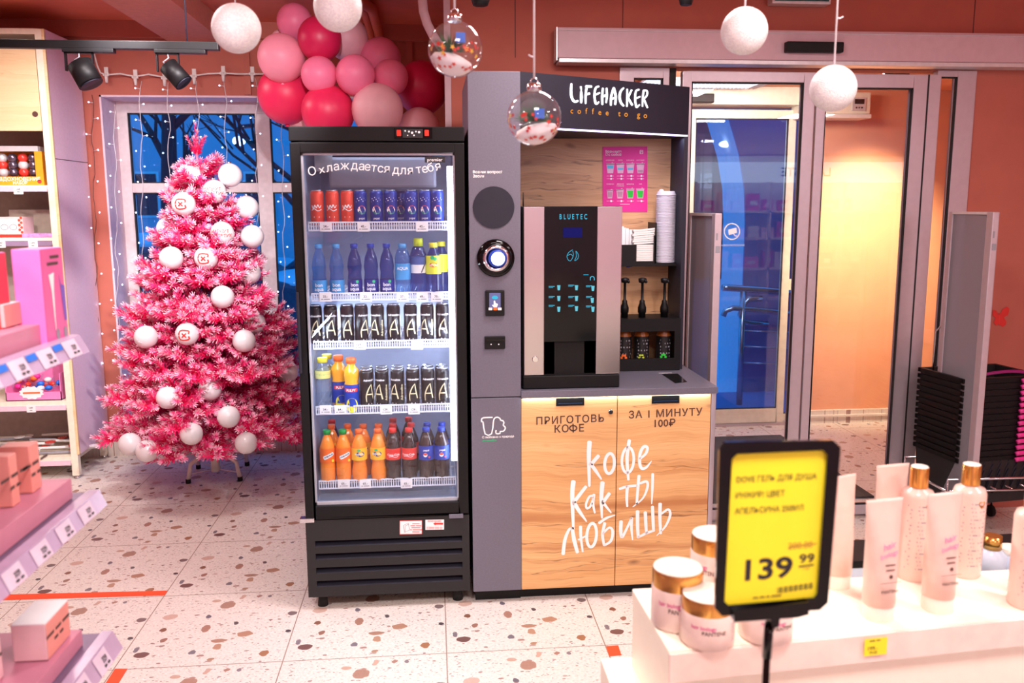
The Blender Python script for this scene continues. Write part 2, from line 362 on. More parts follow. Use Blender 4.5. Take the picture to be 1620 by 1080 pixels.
# ============================================================ the setting
def terrazzo(name, hero=True):
    t = NT(name); geo = t.n('NewGeometry')
    off = t.n('VectorMath', operation='SUBTRACT', i_0=geo.outputs['Position'], i_1=(.023, 3.01, 0))
    sc_ = t.n('VectorMath', operation='SCALE', i_0=off.outputs[0], i_Scale=1/.6)
    fr = t.n('VectorMath', operation='FRACTION', i_0=sc_.outputs[0])          # 0..1 inside each 60 cm tile
    sp = t.n('SeparateXYZ', i_0=fr.outputs[0]); xy = t.n('CombineXYZ', i_0=sp.outputs[0], i_1=sp.outputs[1])
    nz = t.n('TexNoise', i_Vector=xy.outputs[0], i_Scale=14., i_Detail=3.)
    wob = t.n('VectorMath', operation='SCALE', i_0=t.n('VectorMath', operation='SUBTRACT', i_0=nz.outputs['Color'], i_1=(.5, .5, .5)).outputs[0], i_Scale=.045)
    q = t.n('VectorMath', operation='ADD', i_0=xy.outputs[0], i_1=wob.outputs[0])
    big = t.n('TexNoise', i_Vector=xy.outputs[0], i_Scale=60., i_Detail=4.)
    col = t.ramp(big.outputs[0], (.3, lin((218, 207, 200))), (.7, lin((238, 230, 223))))
    def chips(scale, thr, r, cols, stretch):
        nonlocal col
        mp = t.n('Mapping', i_Vector=q.outputs[0]); mp.inputs['Scale'].default_value = stretch; mp.inputs['Rotation'].default_value = (0, 0, .3)
        v = t.n('TexVoronoi', i_Vector=mp.outputs[0], i_Scale=scale, i_Randomness=.95)
        c = t.n('SeparateColor', i_0=v.outputs['Color'])
        rad = t.math('MULTIPLY', c.outputs[1], r)
        m_ = t.math('MULTIPLY', t.math('LESS_THAN', v.outputs['Distance'], rad), t.math('GREATER_THAN', c.outputs[0], thr))
        col = t.mix(m_, col, t.ramp(c.outputs[2], *[(i/(len(cols)-1), lin(k)) for i, k in enumerate(cols)]))
    W_ = [(150, 120, 112), (176, 140, 128), (120, 108, 112), (205, 182, 172), (134, 104, 100)]
    chips(64, .5, .46, [(176, 160, 156), (196, 172, 162), (150, 138, 142), (250, 246, 242)], (.8, 1.5, 1))
    chips(32, .62, .36, W_, (.7, 1.5, 1))
    chips(15, .72, .30, W_, (.8, 1.3, 1))
    if hero:
        PB = [(1320,530,72,28,(122,88,84)),(385,468,84,20,(176,136,116)),(605,400,76,27,(184,140,116)),(410,530,48,28,(190,148,124)),(950,595,52,30,(168,120,88)),
              (195,583,34,20,(128,120,128)),(375,890,90,46,(178,140,124)),(430,652,44,14,(178,138,112)),(940,195,46,19,(128,108,106)),(430,292,30,17,(96,84,88)),
              (160,350,36,36,(176,132,116)),(1275,290,36,18,(140,96,78)),(1395,390,34,18,(158,116,100)),(1215,483,28,24,(132,122,130)),(1030,375,30,13,(84,74,80)),
              (1210,165,76,26,(214,180,166)),(490,775,30,28,(208,172,156)),(200,830,50,20,(204,170,152)),(245,1055,36,25,(112,106,118)),(685,760,30,14,(170,128,112)),(800,760,24,20,(140,128,134))]
        for px, py, rx, ry, c in PB:
            u, v = 780+px/6.75, 920+py/6.75
            a = at(u, v, Z=0); b = at(u+rx/6.75, v, Z=0); d = at(u, v-ry/6.75, Z=0)
            sx, sy = (b-a).length/.6, (d-a).length/.6
            cx, cy = ((a.x-.023)/.6) % 1, ((a.y-3.01)/.6) % 1
            s_ = t.n('VectorMath', operation='SUBTRACT', i_0=q.outputs[0], i_1=(cx, cy, 0))
            m_ = t.n('VectorMath', operation='MULTIPLY', i_0=s_.outputs[0], i_1=(1/sx, 1/sy, 0))
            ln = t.n('VectorMath', operation='LENGTH', i_0=m_.outputs[0])
            dark = tuple(x*.78 for x in lin(c)[:3])+(1,)
            col = t.mix(t.math('LESS_THAN', ln.outputs['Value'], 1.), col, t.mix(big.outputs[0], lin(c), dark))
    jx = t.math('LESS_THAN', t.math('ABSOLUTE', t.math('SUBTRACT', sp.outputs[0], .5)), .4965)
    jy = t.math('LESS_THAN', t.math('ABSOLUTE', t.math('SUBTRACT', sp.outputs[1], .5)), .4965)
    col = t.mix(t.math('MULTIPLY', jx, jy), lin((150, 126, 112)), col)
    t.l(col, t.b.inputs['Base Color']); t.b.inputs['Roughness'].default_value = .38; t.b.inputs['Specular IOR Level'].default_value = .35
    M[name] = t.m
terrazzo('terrazzo'); terrazzo('terrazzo_plain', False)
S = dict(kind='structure')
MB().box(-4, -3, -.1, 6.7, 6.3, 0).build('floor', 'terrazzo', **S)
MB().box(-4, -3, 2.8, 6.7, 6.3, 2.9).build('ceiling', 'ceiling_paint', **S)
# window wall
WX0, WX1, WZ0, WZ1 = -2.09, -.30, .17, 2.355
b = MB(); b.box(-4, 5.85, 0, WX0, 6.22, 2.8).box(WX1, 5.85, 0, .2, 6.22, 2.8).box(WX0, 5.85, 0, WX1, 6.22, WZ0).box(WX0, 5.85, WZ1, WX1, 6.22, 2.8)
b.build('wall_far', 'terracotta', **S)
MB().box(-4, 5.835, 0, .1, 5.85, .094).build('baseboard_far', 'terrazzo_plain', **S)
MB().box(-4, 5.80, 2.70, .1, 5.85, 2.8).build('trim_cornice', 'terracotta', **S)
for i, u in enumerate((390, 600, 648)):
    x = at(u, 100, Y=5.83).x; MB().box(x-.02, 5.825, 2.36 if i == 0 else 1.9, x+.02, 5.85, 2.7).build('trim_%d' % (i+1), 'terracotta', **S)
mk('reveal_paint', (232, 206, 218), .65)
b = MB(); b.box(WX0, 5.85, WZ0, WX0+.012, 6.14, WZ1).box(WX0, 5.85, WZ1-.012, WX1, 6.14, WZ1).box(WX1-.012, 5.85, WZ0, WX1, 6.14, WZ1).box(WX0, 5.85, WZ0, WX1, 6.14, WZ0+.012)
b.build('trim_window_reveal', 'reveal_paint', **S)
# window
mk('window_white', (240, 226, 228), .45)
b = MB(); gl = MB(); sl = MB()
FX = [-2.078, -1.131, -.312]
b.box(-2.078, 6.10, WZ0+.012, -2.008, 6.17, WZ1-.012).box(-.382, 6.10, WZ0+.012, -.312, 6.17, WZ1-.012)
b.box(-2.008, 6.10, 2.27, -.382, 6.17, WZ1-.012).box(-2.008, 6.10, WZ0+.012, -.382, 6.17, .24)
b.box(-1.179, 6.10, .24, -1.083, 6.17, 2.27).box(-2.008, 6.10, 1.748, -1.179, 6.17, 1.811).box(-1.083, 6.10, 1.748, -.382, 6.17, 1.811)
wn = b.build('window_1', 'window_white', bevel=.004, **S)
for x0, x1 in ((-2.008, -1.179), (-1.083, -.382)):
    for z0, z1 in ((.24, 1.748), (1.811, 2.27)):
        MB().box(x0, 6.13, z0, x1, 6.136, z1).build('glass', 'pane_out', wn)
        g = MB()
        for a in ((x0, z0, x0+.008, z1), (x1-.008, z0, x1, z1), (x0, z0, x1, z0+.008), (x0, z1-.008, x1, z1)): g.box(a[0], 6.105, a[1], a[2], 6.13, a[3])
        g.build('gasket', 'black_soft', wn)
# entrance wall with opening
DY = 4.28; OX0, OX1, OZ = .918, 2.747, 2.31
b = MB(); b.box(.1, DY, 0, OX0, DY+.1, 2.8).box(OX1, DY, 0, 6.6, DY+.1, 2.8).box(OX0, DY, OZ, OX1, DY+.1, 2.8)
b.build('wall_entrance', 'terracotta', **S)
b = MB()
for u in (815, 985, 1540): x = at(u, 40, Y=DY).x; b.box(x-.002, DY-.0015, 2.35, x+.002, DY, 2.8)
b.build('trim_panel_seams', 'ink_brown', **S)
MB().box(.1, DY+.1, 0, .2, 5.85, 2.8).build('wall_vestibule_left', 'terracotta', **S)
MB().box(.07, DY-.004, 0, .1, DY+.04, 2.8).build('trim_corner', 'header_paint', **S)
# vestibule
VO0, VO1 = 1.80, 2.70
b = MB(); b.box(.2, 6.2, 0, VO0, 6.3, 2.8).box(VO1, 6.2, 0, 4.3, 6.3, 2.8).box(VO0, 6.2, 2.34, VO1, 6.3, 2.8)
b.build('wall_vestibule_far', 'terracotta_light', **S)
MB().box(2.72, 6.17, 0, 4.2, 6.2, .10).build('baseboard_vestibule', 'terrazzo_plain', **S)
MB().box(2.72, 6.155, .052, 4.2, 6.17, .066).build('trim_pipe', 'white_plastic', **S)
MB().box(-4.1, -3, 0, -4, 6.22, 2.8).build('wall_left', 'terracotta', **S)
MB().box(6.6, -3, 0, 6.7, 6.3, 2.8).build('wall_right', 'terracotta', **S)
MB().box(4.2, DY+.1, 0, 4.3, 6.2, 2.8).build('wall_vestibule_right', 'terracotta_light', **S)
MB().box(-4, -3.1, 0, 6.7, -3, 2.8).build('wall_rear', 'lilac', **S)
MB().box(-1.62, .6, 2.67, -1.28, 5.80, 2.8).build('trim_beam', 'beam_paint', **S)
# sliding entrance door leaves and sidelights
def framed(name, x0, x1, z0, z1, y, st=(.05, .05, .05, .05), th=.045, m='alu', g='pane', glassname='glass', groove=None):
    l, r, bt, tp = st; b = MB()
    b.box(x0, y, z0, x0+l, y+th, z1).box(x1-r, y, z0, x1, y+th, z1).box(x0+l, y, z1-tp, x1-r, y+th, z1).box(x0+l, y, z0, x1-r, y+th, z0+bt)
    o = b.build(name, m, bevel=.003, **S)
    MB().box(x0+l, y+th*.4, z0+bt, x1-r, y+th*.6, z1-tp).build(glassname, g, o)
    k = MB(); e = .007
    for a in ((x0+l, z0+bt, x0+l+e, z1-tp), (x1-r-e, z0+bt, x1-r, z1-tp), (x0+l, z0+bt, x1-r, z0+bt+e), (x0+l, z1-tp-e, x1-r, z1-tp)): k.box(a[0], y+.004, a[1], a[2], y+th*.4, a[3])
    k.build('gasket', 'black_soft', o)
    if groove: MB().box(groove, y-.002, z0, groove+.008, y+.004, z1).build('brush_seal', 'black_soft', o)
    return o
framed('door_1', 1.217, 1.884, .012, 2.288, DY-.06, (.045, .058, .055, .05))
framed('door_2', 1.893, 2.531, .012, 2.282, DY-.06, (.045, .142, .055, .065), groove=2.46)
framed('window_2', .918, 1.165, 0, 2.31, DY-.01, (.07, .03, .06, .05))
framed('window_3', 2.54, 2.747, 0, 2.31, DY-.01, (.004, .1, .06, .03))
MB().box(1.165, DY+.0, 0, 1.2, DY+.04, 2.31).build('trim_gasket', 'black_soft', **S)
# outer door
o = framed('door_3', 1.83, 2.62, .02, 2.32, 6.16, (.05, .055, .11, .06), m='cream', g='pane_out')
MB().box(1.80, 6.15, .0, 2.70, 6.24, .02).build('trim_threshold', 'alu', **S)
framed('window_4', 2.625, 2.90, .02, 2.30, 6.22, (.01, .03, .05, .03), m='cream', g='pane_out')
MB().box(2.63, 6.21, 1.02, 2.90, 6.25, 1.10).build('trim_push_bar', 'cream', **S)
MB().box(1.2, 6.06, 2.345, 2.75, 6.2, 2.469).build('trim_outer_header', 'cream', bevel=.006, **S)

t = thing('door_operator', 'long lilac white sliding door operator box above the entrance doors', 'door operator', (2.1, DY-.08, 2.32))
b = MB(); b.box(.6, DY-.10, 2.335, 4.1, DY-.005, 2.475); b.build('housing', 'header_paint', t, bevel=.006)
b = MB(); b.box(.606, DY-.105, 2.315, 4.1, DY-.004, 2.334).box(.606, DY-.106, 2.459, 4.1, DY-.099, 2.463); b.build('cover_strip', 'white_metal', t, bevel=.003)
MB().box(.594, DY-.10, 2.325, .6, DY-.005, 2.475).build('end_cap', 'white_metal', t)
p0 = at(1243, 66, Y=DY-.12); p1 = at(1332, 84, Y=DY-.12)
ms = MB().box(p0.x, DY-.14, p1.z, p1.x, DY-.1, p0.z); ms = ms.build('motion_sensor', 'black', t, bevel=.006)
p0 = at(1085, 148, Y=6.02); p1 = at(1129, 163, Y=6.02)
MB().box(p0.x-.06, 6.0, p1.z, p1.x, 6.06, p0.z).build('motion_sensor', 'black', bevel=.008, label='black motion sensor bar on the cream header of the outer door', cat='motion sensor')
# vestibule tube lamp
MB().box(.2, DY+.1, 2.47, 4.2, 6.2, 2.8).build('ceiling_vestibule', 'terracotta_light', **S)
pl = at(1090, 131, Z=2.435); pr = at(1205, 131, Z=2.435)
t = thing('ceiling_light', 'white louvred fluorescent light on the vestibule ceiling', 'ceiling light', (pl.x+.3, pl.y+.15, 2.43))
MB().box(pl.x-.3, pl.y, 2.452, pr.x+.12, pl.y+.28, 2.47).build('housing', 'header_paint', t)
b = MB()
for k in range(30): x = pl.x-.28+k*(pr.x-pl.x+.36)/30; b.box(x, pl.y+.01, 2.432, x+.004, pl.y+.27, 2.452)
b.build('louvre', 'white_metal', t)
MB().box(pl.x-.28, pl.y+.005, 2.440, pr.x+.0, pl.y+.265, 2.450).build('diffuser', 'led_soft', t)
area('vestibule_light', (pl.x+.3, pl.y-.35, 2.42), .9, 30, (1, .86, .74), (radians(38), 0, 0), sy=.3)
spot('vestibule_spot', (3.02, 5.2, 2.44), (3.22, 6.2, 1.30), 420, 60, (1, .74, .44), 1., .05)
p = at(1422, 118, Y=5.2)
t = thing('wall_spotlight', 'small black spotlight lit near the top of the orange vestibule wall', 'spotlight', (p.x, 5.2, p.z))
MB().cyl((p.x+.05, 5.2, p.z+.03), (p.x-.05, 5.25, p.z-.02), .05, .055, 18).build('housing', 'black', t)
MB().cyl((p.x-.05, 5.25, p.z-.02), (p.x-.056, 5.253, p.z-.023), .045, .045, 18).build('lens', 'led_soft', t)
MB().cyl((p.x+.02, 5.2, p.z+.03), (p.x+.02, 5.2, 2.47), .008, n=8).build('stem', 'black', t)
# heater on the orange wall
p0 = at(1288, 146, Y=6.05); p1 = at(1373, 188, Y=6.05)
t = thing('wall_heater', 'white wall heater with a small display on the orange vestibule wall', 'heater', (p0.x+.1, 6.12, p1.z))
MB().box(p0.x-.1, 6.02, p1.z+.03, p1.x, 6.2, p0.z).build('body', 'cream', t, bevel=.01)
MB().box(p0.x-.1, 6.0, p1.z, p1.x, 6.2, p1.z+.028).build('louvre', 'white_plastic', t, bevel=.004)
q0 = at(1349, 154, Y=6.015); q1 = at(1369, 175, Y=6.015)
MB().box(q0.x, 6.01, q1.z, q1.x, 6.02, q0.z).build('control_panel', 'white_metal', t)
MB().box(q0.x+.015, 6.006, (q0.z+q1.z)/2, q1.x-.015, 6.01, q0.z-.012).build('display', 'black_gloss', t)
b = MB()
for k in (.3, .5, .7): b.cyl((q0.x+(q1.x-q0.x)*k, 6.01, q1.z+.02), (q0.x+(q1.x-q0.x)*k, 6.006, q1.z+.02), .006, n=10)
b.build('button', 'ink', t)
# mat
b = MB(); b.box(1.15, 4.5, 0, 2.47, 5.84, .012)
b.build('entrance_mat', 'black_soft', label='dark rubber entrance mat on the vestibule floor behind the sliding doors', cat='mat')
# red tapes
def tape(pts, label):
    P = [at(u, v, Z=.0005) for u, v in pts]; MB().prism([(p.x, p.y) for p in P], lambda x, y: Vector((x, y, .0004)), lambda x, y: Vector((x, y, .0012))).build('floor_tape', 'tape', label=label, cat='tape', group='red distance tapes on the floor')
tape([(-60, 942), (265, 934), (260, 941.5), (-60, 951)], 'long straight red tape on the floor in front of the pink tree')
tape([(182, 1057.5), (202, 1057.5), (185, 1085), (164, 1085)], 'short red tape at the bottom edge of the floor beside the price-tagged shelves')
tape([(959, 1022), (978, 1020.5), (983, 1036), (964, 1038)], 'small torn red tape scrap on the floor beside the white product stand')
# pipes in the corner
for (u, r), lab in zip(((588, .022), (601, .03)), ('thinner of two terracotta painted pipes rising from the balloons', 'thicker of two terracotta painted pipes rising from the balloons')):
    p = at(u, 42, Y=5.74); q = at(u-13, 0, Y=5.2)
    MB().tube([(p.x, 5.74, 1.9), (p.x, 5.74, 2.4), (p.x, 5.74, 2.66), (p.x-.01, 5.70, 2.74), (q.x, 5.2, 2.76), (q.x-.25, 4.2, 2.76)], r, 12).build('heating_pipe', 'ceiling_paint', label=lab, cat='pipe', group='pipes in the far corner')
P = [at(u, v, Y=4.22) for u, v in ((668, -40), (668, -5), (670, 18), (676, 38), (686, 58), (699, 76), (715, 92))]
MB().tube(P, .022, 10).build('cable_duct', 'header_paint', label='curved lilac grey duct on the wall corner behind the baubles', cat='duct')

# ============================================================ drinks fridge
FX0, FX1, FY, FZ0, FZ1 = -.536, .128, 3.40, .06, 1.948
FB = FY+.62
f34 = lambda u, v: at(u, v, Y=FY-.0015)
t = fr = thing('drinks_fridge', 'tall black glass door fridge filled with drinks left of the coffee kiosk', 'fridge', (-.2, FY+.3, 0))
b = MB(); b.box(FX0, FY+.05, .40, FX0+.04, FB, FZ1).box(FX1-.04, FY+.05, .40, FX1, FB, FZ1).box(FX0+.04, FB-.04, .40, FX1-.04, FB, FZ1).box(FX0+.04, FY+.05, 1.89, FX1-.04, FB-.04, FZ1).box(FX0+.04, FY+.05, .40, FX1-.04, FB-.04, .445)
b.box(FX0, FB-.04, FZ0, FX1, FB, .40).box(FX0, FY+.05, FZ0, FX0+.02, FB-.04, .40).box(FX1-.02, FY+.05, FZ0, FX1, FB-.04, .40)
b.build('body', 'black', t)
mk('liner', (168, 176, 202), .4, var=.03)
b = MB(); a = .042
b.box(FX0+.04, FY+.06, .445, FX0+a, FB-.04, 1.89).box(FX1-a, FY+.06, .445, FX1-.04, FB-.04, 1.89).box(FX0+a, FB-.042, .445, FX1-a, FB-.04, 1.89).box(FX0+a, FY+.06, 1.887, FX1-a, FB-.042, 1.89).box(FX0+a, FY+.06, .445, FX1-a, FB-.042, .447)
b.build('liner', 'liner', t)
MB().box(FX0, FY, 1.893, FX1, FY+.06, FZ1).build('header', 'black', t, bevel=.004)
p0, p1 = f34(624, 202), f34(684, 219)
cp = MB().box(p0.x, FY-.004, p1.z, p1.x, FY, p0.z).build('control_panel', 'black_gloss', t)
mk('red_switch', (230, 40, 30), .3, emit=(255, 40, 20), es=.9)
for u in (631, 675): q = f34(u, 210.5); MB().box(q.x-.008, FY-.010, q.z-.011, q.x+.008, FY-.004, q.z+.011).build('switch', 'red_switch', cp, bevel=.002)
b = MB(); q0, q1 = f34(637, 204), f34(669, 218); b.box(q0.x, FY-.006, q1.z, q1.x, FY-.0045, q0.z)
b.build('thermostat_display', 'ink', cp)
b = MB()
for u, v, r in ((641, 207, 1.3), (647, 208, 1.6), (652, 210, 2), (658, 208, 1.4), (663, 209, 2), (655, 214, 1.4), (645, 214, 1)): b.disc((u, v), r, lambda x, y: at(x, y, Y=FY-.0065), n=8)
b.build('thermostat_mark', 'white_ink', cp)
# door
DX0, DX1, DZ0, DZ1 = FX0+.002, FX1-.001, .399, 1.888
GX0, GX1, GZ0, GZ1 = -.496, .090, .450, 1.850
b = MB(); b.box(DX0, FY, DZ0, GX0, FY+.045, DZ1).box(GX1, FY, DZ0, DX1, FY+.045, DZ1).box(GX0, FY, GZ1, GX1, FY+.045, DZ1).box(GX0, FY, DZ0, GX1, FY+.045, GZ0)
d = b.build('door', 'black', t, bevel=.004)
MB().box(GX0, FY+.012, GZ0, GX1, FY+.018, GZ1).build('glass', 'pane', d)
b = MB(); e = .008
for q in ((GX0, GZ0, GX0+e, GZ1), (GX1-e, GZ0, GX1, GZ1), (GX0, GZ1-e, GX1, GZ1), (GX0, GZ0, GX1, GZ0+.012)): b.box(q[0], FY+.018, q[1], q[2], FY+.03, q[3])
b.build('glass_spacer', 'white_metal', d)
b = MB(); h0 = f34(470, 600); b.box(DX0+.001, FY-.012, 1.0, DX0+.012, FY, 1.32); b.build('handle', 'graphite_dark', d, bevel=.003)
base = [(495,277,'О',-.22),(510,273.5,'x',-.2),(521.5,271.5,'л',-.15),(532.5,269.3,'а',-.1),(545.5,268,'ж',0),(560.5,268,'д',.05),(571.5,269,'а',.08),(581,269.8,'е',.1),(591,271.3,'т',.12),(601.5,272.5,'с',.1),(611.5,273,'я',.05),(626,275,'д',.05),(637.5,275.6,'л',0),(649,275.6,'я',-.05),(663,274,'т',-.12),(673,273,'е',-.15),(682.5,271,'б',-.25),(694,268.8,'я',-.28)]
for w_ in (base[:11], base[11:14], base[14:]):
    b = MB()
    for u, v, ch, tl in w_:
        b.text(ch, lambda x, y, u=u, v=v, tl=tl: at(u+x*cos(tl)+y*sin(tl), v+x*sin(tl)-y*cos(tl), Y=FY+.011), 19, bold=.004)
    b.build('door_lettering', 'white_ink', d)
b = MB(); b.rrect(0, 0, 32, 9, 1, lambda x, y: at(672+x, 257-y, Y=FY+.0112)); b.build('door_badge', 'ink', d)
b = MB(); b.text('premier', lambda x, y: at(688+x, 255-y, Y=FY+.0108), 7.5, bold=.01); b.build('badge_lettering', 'white_ink', d)
for u, nm in ((486, 'hinge'), (722, 'hinge')):
    q = f34(u, 822 if u < 600 else 815); MB().box(q.x-.03, FY-.004, q.z-.012, q.x+.028, FY+.03, q.z+.006).build(nm, 'chrome' if u < 600 else 'graphite', t, bevel=.002)
# grille
b = MB(); gx0, gx1 = FX0+.035, FX1-.03
zs = [.335, .275, .215, .157]; zs = [f34(600, v).z for v in (858, 878, 900, 921)]
b.box(FX0, FY+.005, FZ0, gx0, FY+.05, .39).box(gx1, FY+.005, FZ0, FX1, FY+.05, .39).box(gx0, FY+.005, zs[0]+.014, gx1, FY+.03, .39).box(gx0, FY+.005, FZ0, gx1, FY+.03, zs[3]-.012)
for i in range(3): b.box(gx0, FY+.005, zs[i+1]+.014, gx1, FY+.02, zs[i]-.012)
g = b.build('grille', 'black_soft', t)
for z in zs:
    MB().add([(gx0, FY+.006, z-.013), (gx1, FY+.006, z-.013), (gx1, FY+.04, z+.008), (gx0, FY+.04, z+.008), (gx0, FY+.006, z-.017), (gx1, FY+.006, z-.017), (gx1, FY+.04, z+.004), (gx0, FY+.04, z+.004)],
             [(0,1,2,3),(7,6,5,4),(0,4,5,1),(1,5,6,2),(2,6,7,3),(3,7,4,0)]).build('slat', 'graphite_dark', g)
b = MB(); b.box(gx0+.05, FY+.12, .10, gx0+.32, FY+.16, .36).build('condenser', 'graphite_dark', t)
b = MB(); b.cyl((gx1-.14, FY+.25, .07), (gx1-.14, FY+.25, .27), .10, n=20).build('compressor', 'black', t)
MB().box(FX0+.02, FY+.03, FZ0-.005, FX1-.01, FY+.05, FZ0+.004).build('base_rail', 'cream', t)
for x in (FX0+.05, FX1-.05):
    for y in (FY+.06, FB-.08): MB().cyl((x, y, 0), (x, y, FZ0), .022, .016, 14).build('foot', 'rubber', t)
def sticker(u0, v0, u1, v1, name, edge, parent, y):
    F = lambda u, v: at(u, v, Y=y)
    s_ = MB().quad(F(u0, v1), F(u1, v1-.6), F(u1, v0-.6), F(u0, v0)).build(name, 'paper', parent)
    b = MB()
    if edge: b.stroke([(u0, v0), (u1, v0-.6), (u1, v1-.6), (u0, v1)], 1.1, lambda x, z: at(x, z, Y=y-.0008), closed=True, sub=1)
    return s_, b
mk('red_ink', (226, 50, 44), .6)
s_, b = sticker(632.5, 823.5, 667.5, 845, 'sticker', True, g, FY+.0035)
F = lambda x, z: at(x, z, Y=FY+.0025)
for k in range(5): b.text(('~внимание', '~дверь плотно', '~закрывайте', '~не оставляйте', '~открытой')[k], lambda x, y, k=k: at(658+x, 829+k*3.2-y, Y=FY+.0025), 2.6)
b.build('sticker_print', 'red_ink', s_)
MB().stroke([(640, 842), (638, 831), (646, 827), (648, 838)], .8, F, closed=True, sub=1).stroke([(641, 841), (641, 832), (646, 829)], .7, F, sub=1).build('sticker_drawing', 'ink_grey', s_)
s_, b = sticker(673, 822, 702.5, 838, 'sticker', False, g, FY+.0035)
b.text('ВНИМАНИЕ!', lambda x, y: at(687.5+x, 825.5-y, Y=FY+.0025), 3.6, bold=.01).rrect(688, 826.6, 701, 829.6, .3, F).add([F(685, 828.2), F(689, 825.8), F(689, 830.6)], [(0, 1, 2)])
for k in range(2): b.text('~не закрывать решётку вент', lambda x, y, k=k: at(687.5+x, 834+k*2.6-y, Y=FY+.0025), 1.8)
b.build('sticker_print', 'red_ink', s_)
# air outlet box at the top inside
MB().box(FX0+.13, FY+.12, 1.72, FX1-.11, FB-.08, 1.84).build('evaporator_cover', mat('cover_grey', (128, 128, 146), .5), t, bevel=.01)
q0, q1 = at(497, 248, Y=FY+.115), at(526, 263, Y=FY+.115)
pl_ = MB().box(q0.x, FY+.117, q1.z-.02, q1.x, FY+.12, q0.z+.02).build('rating_plate', 'ink_grey', t)
# light strip
lx = f34(714, 400).x
MB().box(lx-.011, FY+.055, f34(714, 735).z, lx+.012, FY+.075, f34(714, 262).z).build('light_strip', 'led', t)
area('fridge_light', (lx-.03, FY+.07, 1.15), .03, 10, (.80, .88, 1), (0, radians(65), 0), sy=1.3)
area('fridge_light', (FX0+.06, FY+.07, 1.15), .03, 7, (.80, .9, 1), (0, radians(-65), 0), sy=1.3)
area('fridge_light', (-.2, FY+.1, 1.875), .4, .5, (.82, .9, 1), sy=.06)
# shelves
SY = FY+.07
RV = [(350, 365), (462, 475), (538, 551), (640, 654), (757, 771)]
RZ = [(at(600, a_, Y=SY).z, at(600, b_, Y=SY).z) for a_, b_ in RV]
mk('rail_clear', (226, 230, 244), .3, emit=(190, 200, 235), es=.0)
TAGS = [[(515.5, '34.-'), (575, '45.-'), (667.5, '45.-')], [(515, '33.-'), (579, '33.-'), (637, '37.-'), (668, '49.-'), (691, '79.-')], [(569, '129.-'), (659.5, '129.-')], [(515, '34.-'), (538.5, '64.-'), (611, '129.-'), (655, '129.-')], [(544, '65.-'), (578, '65.-'), (643, '65.-')]]
SZ = []
for i, (zt, zb) in enumerate(RZ):
    zf = zt-.012; SZ.append(zf)
    x0, x1 = GX0+.012, GX1-.014
    b = MB()
    for k in range(34): x = x0+(x1-x0)*k/33; b.box(x-.0015, SY+.01, zf-.004, x+.0015, FB-.05, zf)
    for y in (SY+.02, SY+.2, SY+.4, FB-.06): b.box(x0, y-.003, zf-.009, x1, y+.003, zf-.004)
    sh = b.build('shelf', 'white_metal', t)
    b = MB(); b.box(x0, SY, zb, x1, SY+.004, zb+.006).box(x0, SY, zt-.006, x1, SY+.004, zt)
    for k in range(60): x = x0+(x1-x0)*k/59; b.box(x-.0018, SY+.001, zb, x+.0018, SY+.005, zt)
    b.build('price_rail', 'rail_clear', sh)
    for u, tx in TAGS[i]:
        q = at(u, (RV[i][0]+RV[i][1])/2+1, Y=SY-.002)
        b = MB(); b.box(q.x-.0235, SY-.003, q.z-.019, q.x+.0235, SY-.001, q.z+.019)
        b.text(tx, front(q.x, q.z-.003, SY-.0035), .013, 1, .015).text('~шт напиток', front(q.x, q.z-.011, SY-.0035), .006, 1)
        b.build('price_tag', ['paper', 'ink'], sh)
b = MB(); b.box(GX0+.014, SY-.0, .452, GX1-.014, SY+.004, RZ[4][1]-.02); b.build('drip_guard', 'clear', t)

# ---- cans and bottles (built once at the origin, then copied)
mk('can_red', (236, 80, 60), .32, .25); mk('can_blue', (22, 52, 150), .3, .25); mk('can_black', (20, 20, 24), .3, .25); mk('can_rim', (200, 204, 214), .25, .9)
mk('logo_red', (235, 80, 60), .5); mk('logo_teal', (20, 120, 130), .5); mk('logo_gold', (226, 214, 170), .45); mk('lipton_yellow', (228, 232, 60), .45)
mk('cap_blue', (20, 60, 170), .4); mk('cap_sky', (80, 160, 225), .4); mk('cap_lime', (206, 226, 50), .4); mk('cap_yellow', (240, 230, 60), .4); mk('cap_orange', (244, 110, 44), .4); mk('cap_green', (20, 150, 60), .4); mk('cap_red', (226, 50, 44), .4)
mk('label_orange', (244, 112, 34), .5); mk('label_yellow', (252, 190, 44), .5); mk('label_red', (226, 56, 48), .5); mk('label_blue', (24, 60, 165), .5); mk('label_navy', (20, 34, 130), .5); mk('label_white', (238, 240, 244), .5); mk('label_aqua', (60, 150, 215), .5)
mk('soda_orange', (250, 140, 44), .12, coat=.6); mk('cola', (52, 36, 36), .1, coat=.6); mk('juice', (250, 170, 40), .15, coat=.5); mk('juice_yellow', (224, 220, 130), .15, coat=.5)
M['water'] = pane('water', (175, 212, 245), 1.3, .12, (120, 170, 235)); M['water_dark'] = pane('water_dark', (150, 176, 222), 1.3, .14, (50, 80, 160)); M['pet'] = pane('pet', (225, 235, 245), 1.4, .12, (215, 225, 240))
R0 = (0, 0, -5)
def can(name, label, r, h, body, deco):
    t = thing(name, label, 'can', R0)
    MB().lathe([(r*.72, 0), (r*.82, .002), (r, h*.07), (r, h*.9), (r*.86, h*.975)], n=24).build('body', body, t, local=True)
    MB().lathe([(r*.86, h*.973), (r*.88, h*.99), (r*.88, h), (r*.80, h), (r*.80, h*.985), (0, h*.985)], n=24).build('lid', 'can_rim', t, local=True)
    b = MB(); deco(b, r, h); b.build('logo', deco.mats, t, local=True); return t
